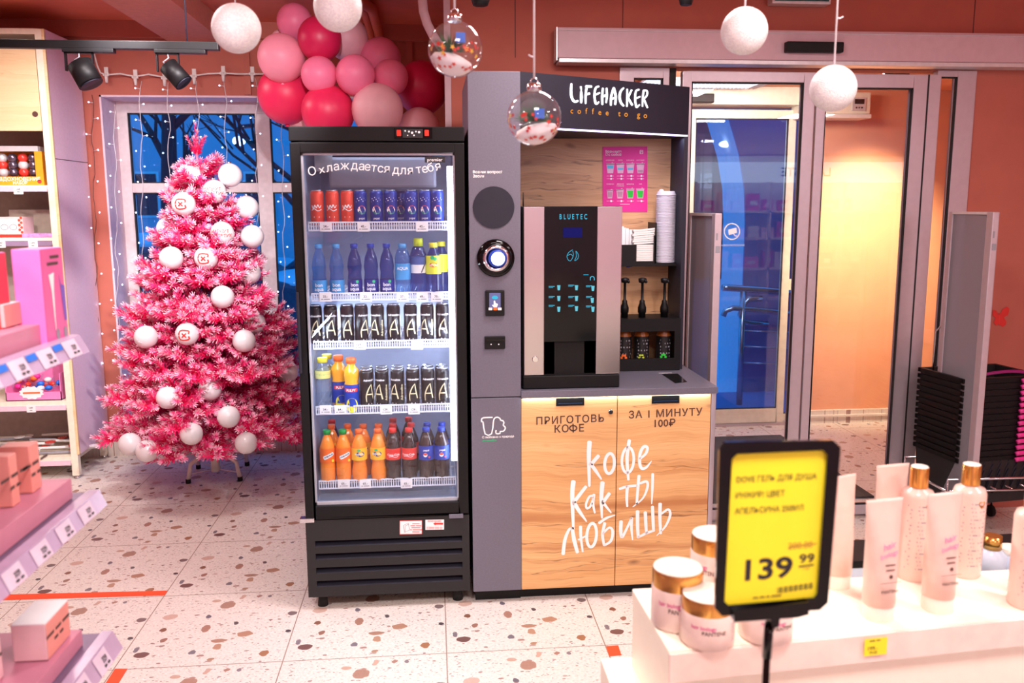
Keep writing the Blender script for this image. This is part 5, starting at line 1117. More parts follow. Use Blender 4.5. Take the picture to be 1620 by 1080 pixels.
# ============================================================ wall cabinet at the left
AX, AY, AYB = -2.183, 5.34, 5.83
px = lambda u, v: at(u, v, Y=AY)
t = cab = thing('shelf_cabinet', 'white shelf cabinet with pale birch door and lilac side panel at the far left', 'cabinet', (-2.6, 5.58, 0))
AZ = 2.655; XL = -3.25
MB().add([(AX, AY+.012, .155), (AX, AYB, .155), (AX, AYB, AZ), (AX, AY+.012, AZ), (AX-.018, AY+.012, .155), (AX-.018, AYB, .155), (AX-.018, AYB, AZ), (AX-.018, AY+.012, AZ)], [(0,1,2,3),(7,6,5,4),(0,3,7,4),(1,5,6,2),(3,2,6,7),(0,4,5,1)]).build('side_panel', 'lilac', t)
MB().box(AX-.002, AY+.012, 1.93, AX+.0012, AYB, 1.934).build('panel_seam', 'ink_brown', t)
MB().box(AX-.016, AY, .155, AX, AY+.014, AZ).build('edge_strip', 'birch', t)
b = MB(); b.box(AX-.052, AY, .0+.02, AX-.016, AY+.04, AZ).box(XL, AY, AZ-.03, AX-.052, AY+.04, AZ); b.build('face_frame', 'cream', t, bevel=.002)
for y in (AY+.02, AYB-.03): MB().box(AX-.05, y-.018, .02, AX-.012, y+.018, .16).build('leg', 'cream', t)
MB().cyl((AX-.03, AY+.02, 0), (AX-.03, AY+.02, .02), .014, n=12).build('foot', 'chrome', t)
MB().cyl((AX-.03, AYB-.03, 0), (AX-.03, AYB-.03, .02), .014, n=12).build('foot', 'chrome', t)
MB().box(XL, AYB-.02, .15, AX-.018, AYB, AZ).build('back_panel', mat('grey_board', (176, 160, 158), .8), t)
MB().box(XL, AY+.03, AZ-.02, AX-.018, AYB-.02, AZ).build('top_panel', 'cream', t)
dz1, dz0 = px(20, 68).z, px(20, 207).z; dx1 = px(61, 120).x
d = MB().box(XL, AY-.004, dz0, AX-.055, AY+.016, dz1).build('door', 'birch', t, bevel=.002)
q = at(55.5, 180.5, Y=AY-.005); MB().cyl((q.x, AY-.006, q.z), (q.x, AY-.003, q.z), .016, n=24).build('finger_hole', 'ink_brown', d)
SH = []
for i, (va, vb, tags) in enumerate(((293, 303, (30,)), (376, 389, (2, 53)), (507, 516, ()), (636, 650, (50,)), (725, 738, (34,)))):
    za, zb_ = px(30, va).z, px(30, vb).z; SH.append(za)
    s_ = MB().box(XL, AY+.004, zb_+.012, AX-.05, AYB-.02, za).build('shelf', 'cream', t)
    MB().box(XL, AY-.006, zb_, AX-.055, AY+.004, zb_+.03).build('price_strip', 'lilac' if i != 1 else mat('strip_violet', (150, 128, 160), .5), s_)
    for u in tags:
        p = px(u, (va+vb)/2+2); b = MB(); b.box(p.x-.026, AY-.009, p.z-.026, p.x+.026, AY-.006, p.z+.02); b.text('149', front(p.x, p.z-.004, AY-.0095), .016, 1, .01).text('~коп', front(p.x, p.z-.016, AY-.0095), .009, 1); b.build('price_tag', ['paper', 'ink'], s_)
def boxthing(name, label, cat, u0, u1, v0, v1, shelf, dep, m_, y=.05, group=None):
    Y = AY+y; a, c = at(u0, v0, Y=Y), at(u1, v1, Y=Y); z = SH[shelf]+.001; h = a.z-c.z
    t = thing(name, label, cat, ((a.x+c.x)/2, Y+dep/2, z), group=group)
    return t, a.x, c.x, Y, z, z+h
# ornament set
mk('pack_orange', (246, 160, 34), .5); mk('pack_pink', (246, 140, 200), .5); mk('silver_dark', (120, 110, 130), .25, .8); mk('candy_red', (230, 60, 50), .3)
t, x0, x1, Y, z0, z1 = boxthing('gift_set_box', 'orange gift box with a window full of red and silver baubles on the top shelf', 'box', -45, 70, 237, 291, 0, .16, 'pack_orange')
wx = x1-.042
b = MB(); b.box(x0, Y, z0, x1, Y+.006, z0+.05).box(wx, Y, z0+.05, x1, Y+.006, z1).box(x0, Y+.15, z0, x1, Y+.16, z1).box(x1-.005, Y+.006, z0, x1, Y+.15, z1).box(x0, Y+.006, z0, x1-.005, Y+.15, z0+.01); b.build('carton', 'pack_orange', t)
MB().box(x0, Y+.001, z1, x1-.02, Y+.15, z1+.03).build('card_lid', 'white_metal', t)
rn = random.Random(2)
for k in range(3):
    for j in range(5):
        MB().ball((wx-.03-j*.058, Y+.05, z0+.075+k*.042), .028, 14, 9).build('bauble', ('silver_dark', 'candy_red', 'silver_dark', 'white_metal')[(k*2+j) % 4], t)
MB().text('ВДОХНОВЕНИЕ', front((x0+x1)/2+.06, z0+.026, Y-.001), .03, bold=.01).text('НАБОР', front((x0+x1)/2+.06, z0+.006, Y-.001), .024, bold=.01).build('lettering', 'white_ink', t)
b = MB(); b.disc((0, 0), .012, front(x1-.025, z0+.022, Y-.001)); b.build('badge', 'red_ink', t)
# tea box
t, x0, x1, Y, z0, z1 = boxthing('gift_tin', 'pale pink patterned gift box with cup drawings on the second shelf', 'box', -30, 38, 342, 374, 1, .14, 'pack_pink')
MB().box(x0, Y, z0, x1, Y+.14, z1).build('carton', mat('pack_rose', (238, 208, 208), .5), t, bevel=.002)
MB().box(x0-.001, Y-.001, z0, x1+.001, Y+.141, z0+.018).build('red_band', 'candy_red', t)
b = MB()
for k in range(7): b.disc((0, 0), .008, front(x1-.008-.012*(k % 2), z0+.03+k*.014, Y-.0015), n=8)
b.build('floral_print', 'logo_red', t)
MB().rrect(x0+.02, z0+.03, x1-.03, z1-.015, .005, lambda x, z: Vector((x, Y-.001, z))).build('window_print', 'label_white', t)
b = MB()
for k in range(3): b.ellipse((x1-.055-.05*k, z0+.06), .020, .016, .004, lambda x, z: Vector((x, Y-.002, z)))
b.build('cup_print', 'ink_grey', t)
t, x0, x1, Y, z0, z1 = boxthing('flat_package', 'flat purple glittery package lying right of the pink gift box', 'package', 34, 83, 368, 375, 1, .15, 'pack_pink', .03)
MB().box(x0, Y, z0, x1, Y+.15, z0+.022).build('wrap', mat('wrap_violet', (206, 150, 214), .35, var=.35, scale=60), t, bevel=.004)
t, x0, x1, Y, z0, z1 = boxthing('carton_box', 'plain grey carton at the back of the second shelf', 'box', 14, 90, 333, 374, 1, .08, 'grey', .32)
MB().box(x0, Y, z0, x1, Y+.08, z1).build('carton', mat('carton_grey', (206, 196, 186), .8), t)
# candy display box
t, x0, x1, Y, z0, z1 = boxthing('candy_box', 'pink open display box full of wrapped red candies on the fourth shelf', 'box', 6, 98, 595, 635, 3, .22, 'pack_pink', .03)
b = MB(); h = (z1-z0)*.4
b.box(x0, Y, z0, x1, Y+.004, z0+h*.8).box(x0, Y, z0, x0+.005, Y+.22, z1).box(x1-.005, Y, z0, x1, Y+.22, z1).box(x0, Y+.215, z0, x1, Y+.22, z1+.05).box(x0, Y, z0, x1, Y+.22, z0+.005); b.build('carton', 'pack_pink', t)
b = MB(); pts = [(.075*(1 if k % 2 else .84)*cos(2*pi*k/24), .042*(1 if k % 2 else .84)*sin(2*pi*k/24)) for k in range(24)]
b.add([front((x0+x1)/2-.01, z0+h*.75, Y-.002)(*p) for p in pts], [tuple(range(24))]); b.build('star_badge', 'paper', t)
MB().text('~ассорти', front((x0+x1)/2-.01, z0+h*.62, Y-.003), .026, bold=.015).build('badge_lettering', 'cap_orange', t)
cnd = None; rn = random.Random(9)
for k in range(26):
    x = rn.uniform(x0+.03, x1-.03); y = Y+rn.uniform(.03, .19); z = z0+.03+rn.uniform(0, .08)+(y-Y)*.25; mm = ('candy_red', 'candy_red', 'label_orange', 'poster_pink', 'foam_snow', 'gift_blue')[min(5, int(rn.random()*6))]
    o = thing('wrapped_candy', 'wrapped candy in the pink display box on the fourth shelf', 'candy', (x, y, z), rn.uniform(0, 6), 'candies in the pink display box')
    MB().ball((0, 0, 0), .018, 12, 8, sq=(1.25, .9, .9)).build('sweet', mm, o, local=True)
    MB().lathe([(.016, .036), (.003, .02), (.003, -.02), (.016, -.036)], n=8, R=Matrix.Rotation(pi/2, 3, 'Y'), caps=False).build('wrapper_end', 'clear', o, local=True)
# candy canes on the bottom shelf
rn = random.Random(21); z = SH[4]
for k in range(16):
    x = AX-.12-rn.uniform(0, .5); y = AY+.06+.022*k; L = .34; an = rn.uniform(-.18, .18); zz = z+.014+.010*(k % 5)
    o = thing('candy_stick', 'striped white and red stick with a round end lying on the bottom shelf', 'candy stick', (x, y, zz), an, 'striped sticks on the bottom shelf')
    MB().tube([(-L/2, 0, 0), (L/2, 0, 0)], .0085, 8).build('stick', 'white_ink' if k % 3 else 'ink_grey', o, local=True)
    MB().cyl((L/2-.02, 0, .008), (L/2-.02, 0, .014), .03, n=20).build('round_end', 'white_ink' if k % 2 else 'candy_red', o, local=True)
    b = MB()
    for j in range(10): b.disc((L/2-.02+.022*cos(j*.628), .022*sin(j*.628)), .003, lambda x_, y_: Vector((x_, y_, .0145)), n=6)
    b.build('dot_print', 'candy_red' if k % 2 else 'white_ink', o, local=True)

# ============================================================ near shelf unit at the left edge
GX = -.575
mk('tray_grey', (126, 104, 134), .45, .2); mk('rail_pvc', (184, 160, 192), .25); mk('tag_paper', (216, 198, 218), .6); mk('pink_box', (250, 128, 206), .5, var=.03); mk('pink_box_side', (226, 96, 160), .5, var=.03)
mk('peach_box', (232, 150, 140), .55, var=.03); mk('rose_tray', (204, 132, 156), .5, var=.03); mk('pale_box', (240, 200, 206), .5, var=.03)
lv = [((126, 529), (142, 556)), ((157, 774), (170, 798)), ((178, 997), (195, 1024))]
t = gon = thing('shelf_unit', 'near shelf unit with grey trays and price rails at the left edge', 'shelf unit', (-.9, .8, 0))
TRZ = []
Y1 = 1.47
for i, (a, c) in enumerate(lv):
    pa, pc = at(*a, Y=Y1), at(*c, Y=Y1); TRZ.append(pa.z-.004)
    s_ = MB().box(-1.3, -.4, pa.z-.022, pa.x-.018, Y1, pa.z-.004).build('shelf', 'tray_grey', t)
    rr = MB().add([(pa.x-.018, -.4, pa.z), (pa.x, -.4, pa.z), (pc.x, -.4, pc.z), (pc.x-.006, -.4, pc.z), (pa.x-.018, Y1, pa.z), (pa.x, Y1, pa.z), (pc.x, Y1, pc.z), (pc.x-.006, Y1, pc.z)], [(0,1,2,3),(7,6,5,4),(0,4,5,1),(1,5,6,2),(2,6,7,3),(3,7,4,0)]).build('price_rail', 'rail_pvc', s_)
    nx = Vector((pa.z-pc.z, 0, pc.x-pa.x)).normalized()
    def onr(y, w, i=i, pa=pa, pc=pc): q = pa.lerp(pc, w); return Vector((q.x, y, q.z))+Vector((.0012, 0, .0008))
    for k in range(9):
        y = Y1-.05-k*.082 if i else Y1-.03-k*.088
        MB().add([onr(y-.05, .08), onr(y, .08), onr(y, .97), onr(y-.05, .97)], [(0, 1, 2, 3)]).text('329', lambda x, z, y=y: onr(y-.018+x, .62-z/.03)+Vector((.001, 0, .0006)), .011, 1, .02).text('~99 шт', lambda x, z, y=y: onr(y-.018+x, .86-z/.03)+Vector((.001, 0, .0006)), .008, 1, .02).build('price_tag', ['tag_paper', 'ink'], s_)
        if i == 0: MB().add([onr(y-.084, .1)+Vector((.0005, 0, .0004)), onr(y-.054, .1)+Vector((.0005, 0, .0004)), onr(y-.054, .42)+Vector((.0005, 0, .0004)), onr(y-.084, .42)+Vector((.0005, 0, .0004))], [(0, 1, 2, 3)]).build('blue_slip', 'gift_blue', s_)
MB().box(-1.32, -.4, 0, -1.3, Y1, 1.9).build('back_panel', 'lilac', t)
MB().box(-1.3, -.36, 0, -.62, Y1-.05, .12).build('base', 'tray_grey', t)
b = MB(); p = at(127, 1012, Z=TRZ[2]); b.box(-1.3, Y1-.02, TRZ[2]-.03, p.x, Y1-.005, TRZ[2]-.012)
def bx(name, label, x0, x1, y0, y1, z0, h, m_, side=None, print_=None, cat='box', group=None):
    t = thing(name, label, cat, ((x0+x1)/2, (y0+y1)/2, z0), group=group)
    MB().box(x0, y0, z0, x1, y1, z0+h).build('carton', m_, t, bevel=.0015)
    if side: MB().quad((x1+.0005, y0+.001, z0+.001), (x1+.0005, y1-.001, z0+.001), (x1+.0005, y1-.001, z0+h-.001), (x1+.0005, y0+.001, z0+h-.001)).build('side_print', side, t)
    if print_: print_(t, x1+.001, y0, y1, z0, h)
    return t
def lines(t, x, y0, y1, z0, h):
    b = MB()
    for k in range(2): b.text('~крем для лица' if k == 0 else '~мл мл', lambda a, c, k=k: Vector((x, (y0+y1)/2+a, z0+h*(.55-.22*k)+c)), min(.012, h*.2), bold=.01)
    b.build('lettering', 'ink_brown', t)
g0 = TRZ[0]+.001; g1 = TRZ[1]+.001; g2 = TRZ[2]+.001
# top tier: pink brush sets, peach cube, rose tray
pb = at(62, 394, X=-.60); pe = at(97, 394, X=-.60); pa = at(22, 394, Y=pb.y)
ptop = pb.z
def brushes(t, x, y0, y1, z0, h):
    L = y1-y0
    MB().add([Vector((x, y0+L*a, z0+h*c)) for a, c in ((.28, .72), (.52, .74), (.46, .55), (.42, .12), (.40, .12), (.36, .55))], [tuple(range(6))]).build('brush_print', 'white_ink', t)
    MB().add([Vector((x, y0+L*a, z0+h*c)) for a, c in ((.74, .72), (.80, .60), (.98, .58), (.98, .2), (.86, .2))], [tuple(range(5))]).build('handle_print', mat('print_violet', (120, 80, 190), .5), t)
    b = MB()
    for a in (.5, .85): b.disc((a, 0), .08, lambda q, c: Vector((x, y0+L*q, z0+h*.07+c*.12)), n=10)
    b.build('badge_print', 'ink_grey', t); b = MB()
    b.text('~набор', lambda a, c: Vector((x, y0+L*.6+a, z0+h*.88+c)), .012).text('~кистей', lambda a, c: Vector((x, y0+L*.5+a, z0+h*.81+c)), .012); b.build('lettering', 'ink_brown', t)
hh = ptop-g0
bx('brush_set_box', 'tall pink makeup brush box with brushes printed on its side, at the shelf end', pa.x-.005, pb.x, pb.y, pe.y, g0, hh, 'pink_box', 'pink_box_side', brushes, group='pink brush boxes on the top tier')
bx('brush_set_box', 'tall pink makeup brush box with a red side, nearer the left picture edge', pa.x-.065, pa.x-.004, pb.y-.10, pb.y-.02, g0, hh*.98, 'pink_box', 'candy_red', group='pink brush boxes on the top tier')
pc_ = at(5, 482, X=-.635); pd_ = at(32, 482, X=-.635)
bx('peach_cream_box', 'small peach cosmetics box before the pink brush boxes', pc_.x-.06, pc_.x, pc_.y, pd_.y, g0+.034, pc_.z-g0-.034, 'pale_box', 'peach_box')
bx('display_tray', 'low rose display tray with printed text along the top tier', GX-.30, GX-.035, .55, at(64, 515, X=GX-.035).y, g0, .032, 'rose_tray', 'rose_tray', lines, cat='tray')
# middle tier
for un, uf, vt, lab in ((45, 61, 706, 'tall peach box standing second in the middle tier'), (13, 26, 722, 'tall peach box nearest the left picture edge in the middle tier')):
    p1 = at(un, vt, X=-.632); p2 = at(uf, vt, X=-.632)
    bx('peach_cream_box', lab, p1.x-.045, p1.x, p1.y, p2.y, g1+.035, p1.z-g1-.035, 'peach_box', None, lines, group='peach boxes on the middle tier')
pq = at(113, 765, X=GX-.03)
bx('display_tray', 'rose display tray with printed text under the peach boxes', GX-.35, pq.x, .35, pq.y, g1, .034, 'rose_tray', 'rose_tray', lines, cat='tray')
# lower tier
q1 = at(71, 988, X=-.615); q2 = at(107, 952, X=-.615); q0 = at(16, 988, Y=q1.y)
ht = q1.z-g2-.03
t = bx('cosmetics_box', 'pale pink cube box with a white top on the lower tier', q0.x, q1.x, q1.y, q2.y, g2+.03, ht, 'pale_box', 'peach_box', lines, group='pale boxes on the lower tier')
MB().box(q0.x, q1.y, g2+.03+ht, q1.x, q2.y, g2+.032+ht).build('lid', 'white_ink', t)
bx('cosmetics_box', 'pale pink box cut by the left picture edge on the lower tier', q0.x-.07, q0.x+.004, q1.y-.13, q1.y-.04, g2+.03, ht*1.05, 'pale_box', None, lines, group='pale boxes on the lower tier')
qq = at(122, 1030, X=GX-.03)
bx('display_tray', 'rose tray under the pale pink cube box on the lower tier', GX-.35, qq.x, .45, q2.y+.02, g2, .028, 'rose_tray', 'rose_tray', None, cat='tray')

# ============================================================ white product stand, lower right
TZ = 1.0
A_, B_, C_ = at(1000, 931, Z=TZ), at(1058, 1030, Z=TZ), at(1640, 972, Z=TZ)
mk('stand_white', (255, 246, 230), .45, var=.02); mk('stand_side', (236, 204, 184), .5); mk('stand_edge', (250, 226, 216), .4)
back = [A_, at(1640, 860, Z=TZ)]
D_ = Vector((A_.x+1.35, A_.y+.02, TZ)); Cx = Vector((C_.x+.7, C_.y+(C_.y-B_.y)/(C_.x-B_.x)*.7, TZ))
t = thing('product_stand', 'white stepped product stand topped with hair care in the lower right corner', 'display stand', (.95, 1.25, 0))
pol = [(B_.x, B_.y), (Cx.x, Cx.y), (D_.x, D_.y), (A_.x, A_.y)]
MB().prism(pol, lambda x, y: Vector((x, y, TZ-.02)), lambda x, y: Vector((x, y, TZ))).build('top_board', 'stand_white', t, bevel=.002)
ins = [(B_.x+.004, B_.y+.006), (Cx.x, Cx.y+.006), (D_.x, D_.y), (A_.x+.002, A_.y)]
MB().prism(ins, lambda x, y: Vector((x, y, .02)), lambda x, y: Vector((x, y, TZ-.02))).build('body', 'stand_white', t)
e0, e1 = Vector((B_.x, B_.y-.004, TZ-.024)), Vector((Cx.x, Cx.y-.004, TZ-.024))
ed = (e1-e0).normalized(); MB().bar(e0, e1, .007, .044).build('price_rail', 'stand_edge', t)
u0 = at(1385, 1022, P=e0+Vector((0, -.006, 0)), N=Vector((ed.y, -ed.x, 0))); FR = lambda x, z: u0+ed*x+Vector((0, -.001, z))
b = MB(); b.add([FR(-.019, -.014), FR(.019, -.014), FR(.019, .014), FR(-.019, .014)], [(0, 1, 2, 3)]); FR2 = lambda x, z: FR(x, z)+Vector((0, -.0006, 0))
b.text('199.-', lambda x, z: FR2(x-.005, z-.005), .009, 1).text('99.00', lambda x, z: FR2(x-.004, z-.011), .006, 1).text('~гель душ', lambda x, z: FR2(x-.002, z+.009), .004, 1); b.build('yellow_tag', ['yellow', 'ink_brown'], t)
q = at(950, 1041, Z=.86); q2 = at(998, 1041, Z=.86)
MB().box(q.x, .55, .02, B_.x+.002, q.y, .86).build('lower_step', 'stand_white', t, bevel=.002)
MB().box(q.x+.01, .6, 0, 1.8, 1.2, .02).build('plinth', 'graphite_dark', t)
MB().prism([(A_.x-.0008, A_.y-.002), (B_.x-.0008, B_.y+.002)], lambda x, y: Vector((x, y, .03)), lambda x, y: Vector((x, y, TZ-.003))) if 0 else None
# jars
mk('jar_body', (246, 222, 214), .3, coat=.3); mk('jar_clear', (250, 238, 232), .25, coat=.4); mk('lid_cream', (252, 240, 226), .35)
R0_ = (0, 0, -6); jar = None; b_ = .041
JW = [(1070, 985, 'white jar with a gold banded lid standing leftmost on the product stand', 1.26), (1118, 1012, 'white jar with a gold banded lid at the front edge of the stand', 1.02), (1128, 925, 'white jar with a gold banded lid behind the two front jars', 1.26), (1168, 962, 'white jar mostly hidden behind the yellow price sign', 1.26), (1210, 1004, 'white jar just under the yellow price sign, its front showing below the frame', 1.0)]
def make_jar():
    t = thing('cosmetic_jar', '', 'jar', R0_, group='gold lidded jars on the product stand'); r = .0400
    MB().lathe([(0, 0), (r*.9, 0), (r, .004), (r, .026), (r*.99, .050), (r*.93, .053)], n=36).build('body', 'jar_body', t, local=True)
    MB().lathe([(r*.96, .051), (r*.97, .053), (r*.97, .0715), (r*.955, .073)], n=36, caps=False).build('gold_band', 'gold', t, local=True)
    MB().lathe([(r*.955, .0725), (r*.93, .0745), (0, .0745)], n=36).build('lid', 'lid_cream', t, local=True)
    b = MB(); F = wrap(r*1.006, 0, -.25); b.text('PANTENE', lambda x, z: F(x+.004, z+.026), .0085, 0, .015); b.build('lettering', 'ink_brown', t, local=True)
    b = MB(); b.text('hair biology', lambda x, z: F(x-.012, z+.034), .008, 0, .01); b.build('pink_script', 'magenta_ink', t, local=True)
    b = MB()
    for k in range(6): b.text('~маска для вол'[:13+k % 2], lambda x, z, k=k: wrap(r*1.006, 0, .95)(x, z+.012+k*.005), .004)
    b.build('small_print', 'ink_grey', t, local=True); return t
for u, v, lab, s_ in JW:
    p = at(u, v, Z=TZ)
    if jar is None: jar = make_jar(); o = jar; o.location = (p.x, p.y, TZ)
    else: o = dup(jar, (p.x, p.y, TZ))
    o['label'] = lab; o.scale = (1, 1, s_); o.rotation_euler[2] = (.0, .1, -.5, .3, .5)[JW.index((u, v, lab, s_))]
# tubes
mk('tube_pink', (244, 208, 196), .35, coat=.2); mk('bottle_pink', (240, 204, 192), .3, coat=.3)
def make_tube():
    t = thing('cream_tube', '', 'tube', R0_, group='pink hair care tubes on the product stand'); N = 24; vs = []; fs = []; H = .150
    L = [(0, .0215, .0215), (.3, .0225, .0205), (.6, .0245, .015), (.85, .0275, .006), (.97, .0290, .0016), (1., .0290, .0016)]
    for s_, rx, ry in L:
        for k in range(N): a = 2*pi*k/N; vs.append(Vector((rx*cos(a), ry*sin(a), .022+s_*H)))
    for i in range(len(L)-1):
        for k in range(N): fs.append((i*N+k, i*N+(k+1) % N, (i+1)*N+(k+1) % N, (i+1)*N+k))
    fs += [tuple(range(N))[::-1], tuple(range((len(L)-1)*N, len(L)*N))]
    MB().add(vs, fs, 0, True).build('body', 'tube_pink', t, local=True)
    MB().lathe([(.0195, 0), (.0205, .002), (.0205, .021), (.020, .022)], n=28).build('cap', 'lid_cream', t, local=True)
    F = lambda x, z: Vector((x, -(.0222-.012*max(0, (z-.06)/.11)), z))
    b = MB(); b.text('hair', lambda x, z: F(x, z+.107+x*.25), .0125, 0, .0).text('biology', lambda x, z: F(x-.001, z+.096+x*.25), .0095, 0, .0); b.build('pink_script', mat('script_pink', (214, 120, 190), .6), t, local=True)
    b = MB(); b.text('PANTENE', lambda x, z: F(x, z+.045), .0062, 0, .015).text('~бальзам', lambda x, z: F(x, z+.083), .004).text('~дефриз', lambda x, z: F(x, z+.076), .004).disc((.001, .068), .0026, F); b.stroke([(-.016, .06), (.016, .06)], .0006, F, sub=1); b.build('lettering', 'ink_brown', t, local=True); return t
tb = None
TW = [(1388, 975, 'pink tube standing on its cap, front left of the tube row', 0, 1.02), (1482, 962, 'pink tube standing on its cap, front right of the tube row', 0, 1.02), (1402, 900, 'pink tube behind the left front tube', pi, 1.), (1322, 925, 'pink tube half hidden behind the right edge of the yellow sign', pi+.2, 1.)]
for u, v, lab, rz, s_ in TW:
    p = at(u, v, Z=TZ)
    if tb is None: tb = make_tube(); o = tb
    else: o = dup(tb, (0, 0, 0))
    o.location = (p.x, p.y, TZ); o['label'] = lab; o.scale = (1.15, 1.15, 1.13); o.rotation_euler[2] = rz+.15
def make_bottle():
    t = thing('shampoo_bottle', '', 'bottle', R0_, group='gold capped bottles on the product stand')
    MB().lathe([(0, 0), (.025, 0), (.027, .004), (.027, .140), (.024, .148), (.014, .152), (.013, .156)], n=30).build('body', 'bottle_pink', t, local=True)
    MB().lathe([(.0150, .154), (.0150, .186), (.0145, .187)], n=24, caps=False).build('cap', 'gold', t, local=True)
    MB().lathe([(.0146, .1865), (.0135, .188), (0, .188)], n=24).build('cap_top', 'lid_cream', t, local=True)
    F = wrap(.0274, 0); b = MB()
    for k in range(17): b.text(('~шампунь для волос', '~способ примен', '~состав aqua so', '~carbo sulfate')[k % 4], lambda x, z, k=k: F(x, z+.022+k*.0065), .0052)
    b.build('small_print', 'ink_grey', t, local=True)
    b = MB(); b.text('♥', lambda x, z: F(x+.012, z+.122), .012); b.build('heart_print', 'gold', t, local=True); return t
sb = None
for u, v, lab in ((1443, 912, 'pink bottle with gold cap behind the gap between the tubes'), (1524, 907, 'pink bottle with gold cap behind the right front tube'), (1622, 956, 'pink bottle cut by the right picture edge')):
    p = at(u, v, Z=TZ)
    if sb is None: sb = make_bottle(); o = sb
    else: o = dup(sb, (0, 0, 0))
    o.location = (p.x, p.y, TZ); o['label'] = lab; o.scale = (1, 1, 1.07); o.rotation_euler[2] = -.2
# low rear display behind the stand with two gold-capped bottles
q = at(1560, 875, Z=.86); 
t = thing('rear_stand', 'low dark display behind the product stand', 'display stand', (1.5, 1.9, 0))
MB().box(.95, 1.62, 0, 2.6, 2.0, .78).build('body', 'graphite_dark', t); MB().box(.94, 1.61, .78, 2.61, 2.01, .80).build('top_board', 'black', t)
mk('bottle_blue', (206, 220, 240), .3)
for i, (u, v, lab) in enumerate(((1571, 852, 'gold capped bottle top on the low rear display'), (1602, 866, 'pale jar lid beside the gold capped bottle on the low rear display'), (1349, 880, 'pale blue pack on the low rear display seen between the tubes'))):
    p = at(u, v, Y=1.75); t = thing(('shampoo_bottle', 'cosmetic_jar', 'product_pack')[i], lab, ('bottle', 'jar', 'pack')[i], (p.x, 1.75, .801))
    if i == 0:
        MB().lathe([(.032, .801), (.032, p.z-.035), (.016, p.z-.022), (.015, p.z-.02)], (p.x, 1.75, 0), 24).build('body', 'bottle_blue', t)
        MB().cyl((p.x, 1.75, p.z-.022), (p.x, 1.75, p.z+.008), .019, n=24).build('cap', 'gold', t)
    elif i == 1:
        MB().cyl((p.x, 1.75, .801), (p.x, 1.75, p.z-.012), .03, n=24).build('body', 'bottle_blue', t); MB().cyl((p.x, 1.75, p.z-.012), (p.x, 1.75, p.z), .028, n=24).build('lid', 'lid_cream', t)
    else:
        MB().box(p.x-.06, 1.70, .801, p.x+.06, 1.8, p.z).build('carton', 'bottle_blue', t, bevel=.003); MB().box(p.x-.06, 1.698, p.z-.004, p.x+.06, 1.802, p.z+.012).build('dark_lid', 'black', t)
# yellow price sign on a pole
SYY = .93
def sg(u, v, y=SYY): return at(u, v, Y=y)
t = thing('price_sign', 'yellow price sign in a black frame on a pole before the product stand', 'price sign', tuple(sg(1214, 1100)))
c1 = [(1163, 709), (1312, 709), (1296, 943), (1147, 958)]
outer = [(1139, 700), (1322, 694), (1330, 706), (1309, 955), (1298, 966), (1140, 973), (1131, 962), (1137, 712)]
fr0 = MB(); OC = [(1147, 699), (1318, 696), (1330, 708), (1310, 953), (1297, 965), (1142, 974), (1131, 962), (1138, 712)]
IC = [(1166, 718), (1302, 712), (1309, 719), (1293, 938), (1288, 945), (1152, 957), (1146, 951), (1158, 726)]
n = 8; fv = [sg(*p, SYY-.006) for p in OC]+[sg(*p, SYY-.006) for p in IC]+[sg(*p, SYY)+Vector((0, .004, 0)) for p in OC]+[sg(*p, SYY)+Vector((0, .001, 0)) for p in IC]
fs = []
for i in range(n):
    j = (i+1) % n; fs += [(i, j, n+j, n+i), (2*n+j, 2*n+i, 3*n+i, 3*n+j), (i, 2*n+i, 2*n+j, j), (n+i, n+j, 3*n+j, 3*n+i)]
MB().add(fv, fs).build('frame', 'black_gloss', t)
MB().add([sg(*p)-Vector((0, .001, 0)) for p in IC], [tuple(range(8))]).add([sg(*p)+Vector((0, .003, 0)) for p in IC], [tuple(range(8))]).build('sheet', 'yellow', t)
# the sheet's own axes follow its tilt
def sh(x, y): # x,y in 0..1 over the sheet
    a = (1160+x*(1305-1160), 718+x*(713-718)); c = (1148+x*(1291-1148), 957+x*(943-957))
    return sg(a[0]+(c[0]-a[0])*y, a[1]+(c[1]-a[1])*y, SYY-.0016)
b = MB(); S3 = lambda x0, y0, k=150.: (lambda x, y: sh(x0+x/k, y0-y/(k*1.6)))
for i, s_ in enumerate(('DOVE ГЕЛЬ ДЛЯ ДУША', 'ИНЖИР/ ЦВЕТ', 'АПЕЛЬСИНА 250МЛ')): MB().text(s_, S3(.05, .19+i*.105), 13, 0, .008, 'L', .9).build('sign_line', 'ink', t)
MB().text('~душ 250 мл скидка', S3(.3, .975), 5, 0, 0, 'L').build('footer_line', 'ink_brown', t); b.text('200.00', S3(.66, .66), 15, 0, 0, 'L')
MB().text('1 шт', S3(.84, .81), 6, 0, 0, 'L').build('unit_line', 'gold', t); b.stroke([(.66, .645), (.97, .635)], .006, lambda x, y: sh(x, y), 0, sub=1)
b.build('old_price', 'gold', t)
b = MB(); b.text('139', S3(.20, .845), 46, 0, .024, 'L', 1.3).build('price_digits', 'ink', t); b = MB(); b.text('99', S3(.79, .76), 20, 0, .015, 'L', 1.3); b.stroke([(.79, .785), (.95, .780)], .010, lambda x, y: sh(x, y), sub=1).build('kopeck_digits', 'ink', t)
b = MB()
for k in range(22): w_ = .004+.005*((k*7) % 3); x = .56+k*.0185; b.add([sh(x, .915-.0006*k), sh(x+w_, .915-.0006*k), sh(x+w_, .955-.0006*k), sh(x, .955-.0006*k)], [(0, 1, 2, 3)])
b.build('barcode', 'ink', t)
ck = [(1160, 966), (1280, 952), (1280, 972), (1262, 977), (1234, 979), (1232, 992), (1222, 994), (1219, 980), (1162, 984)]
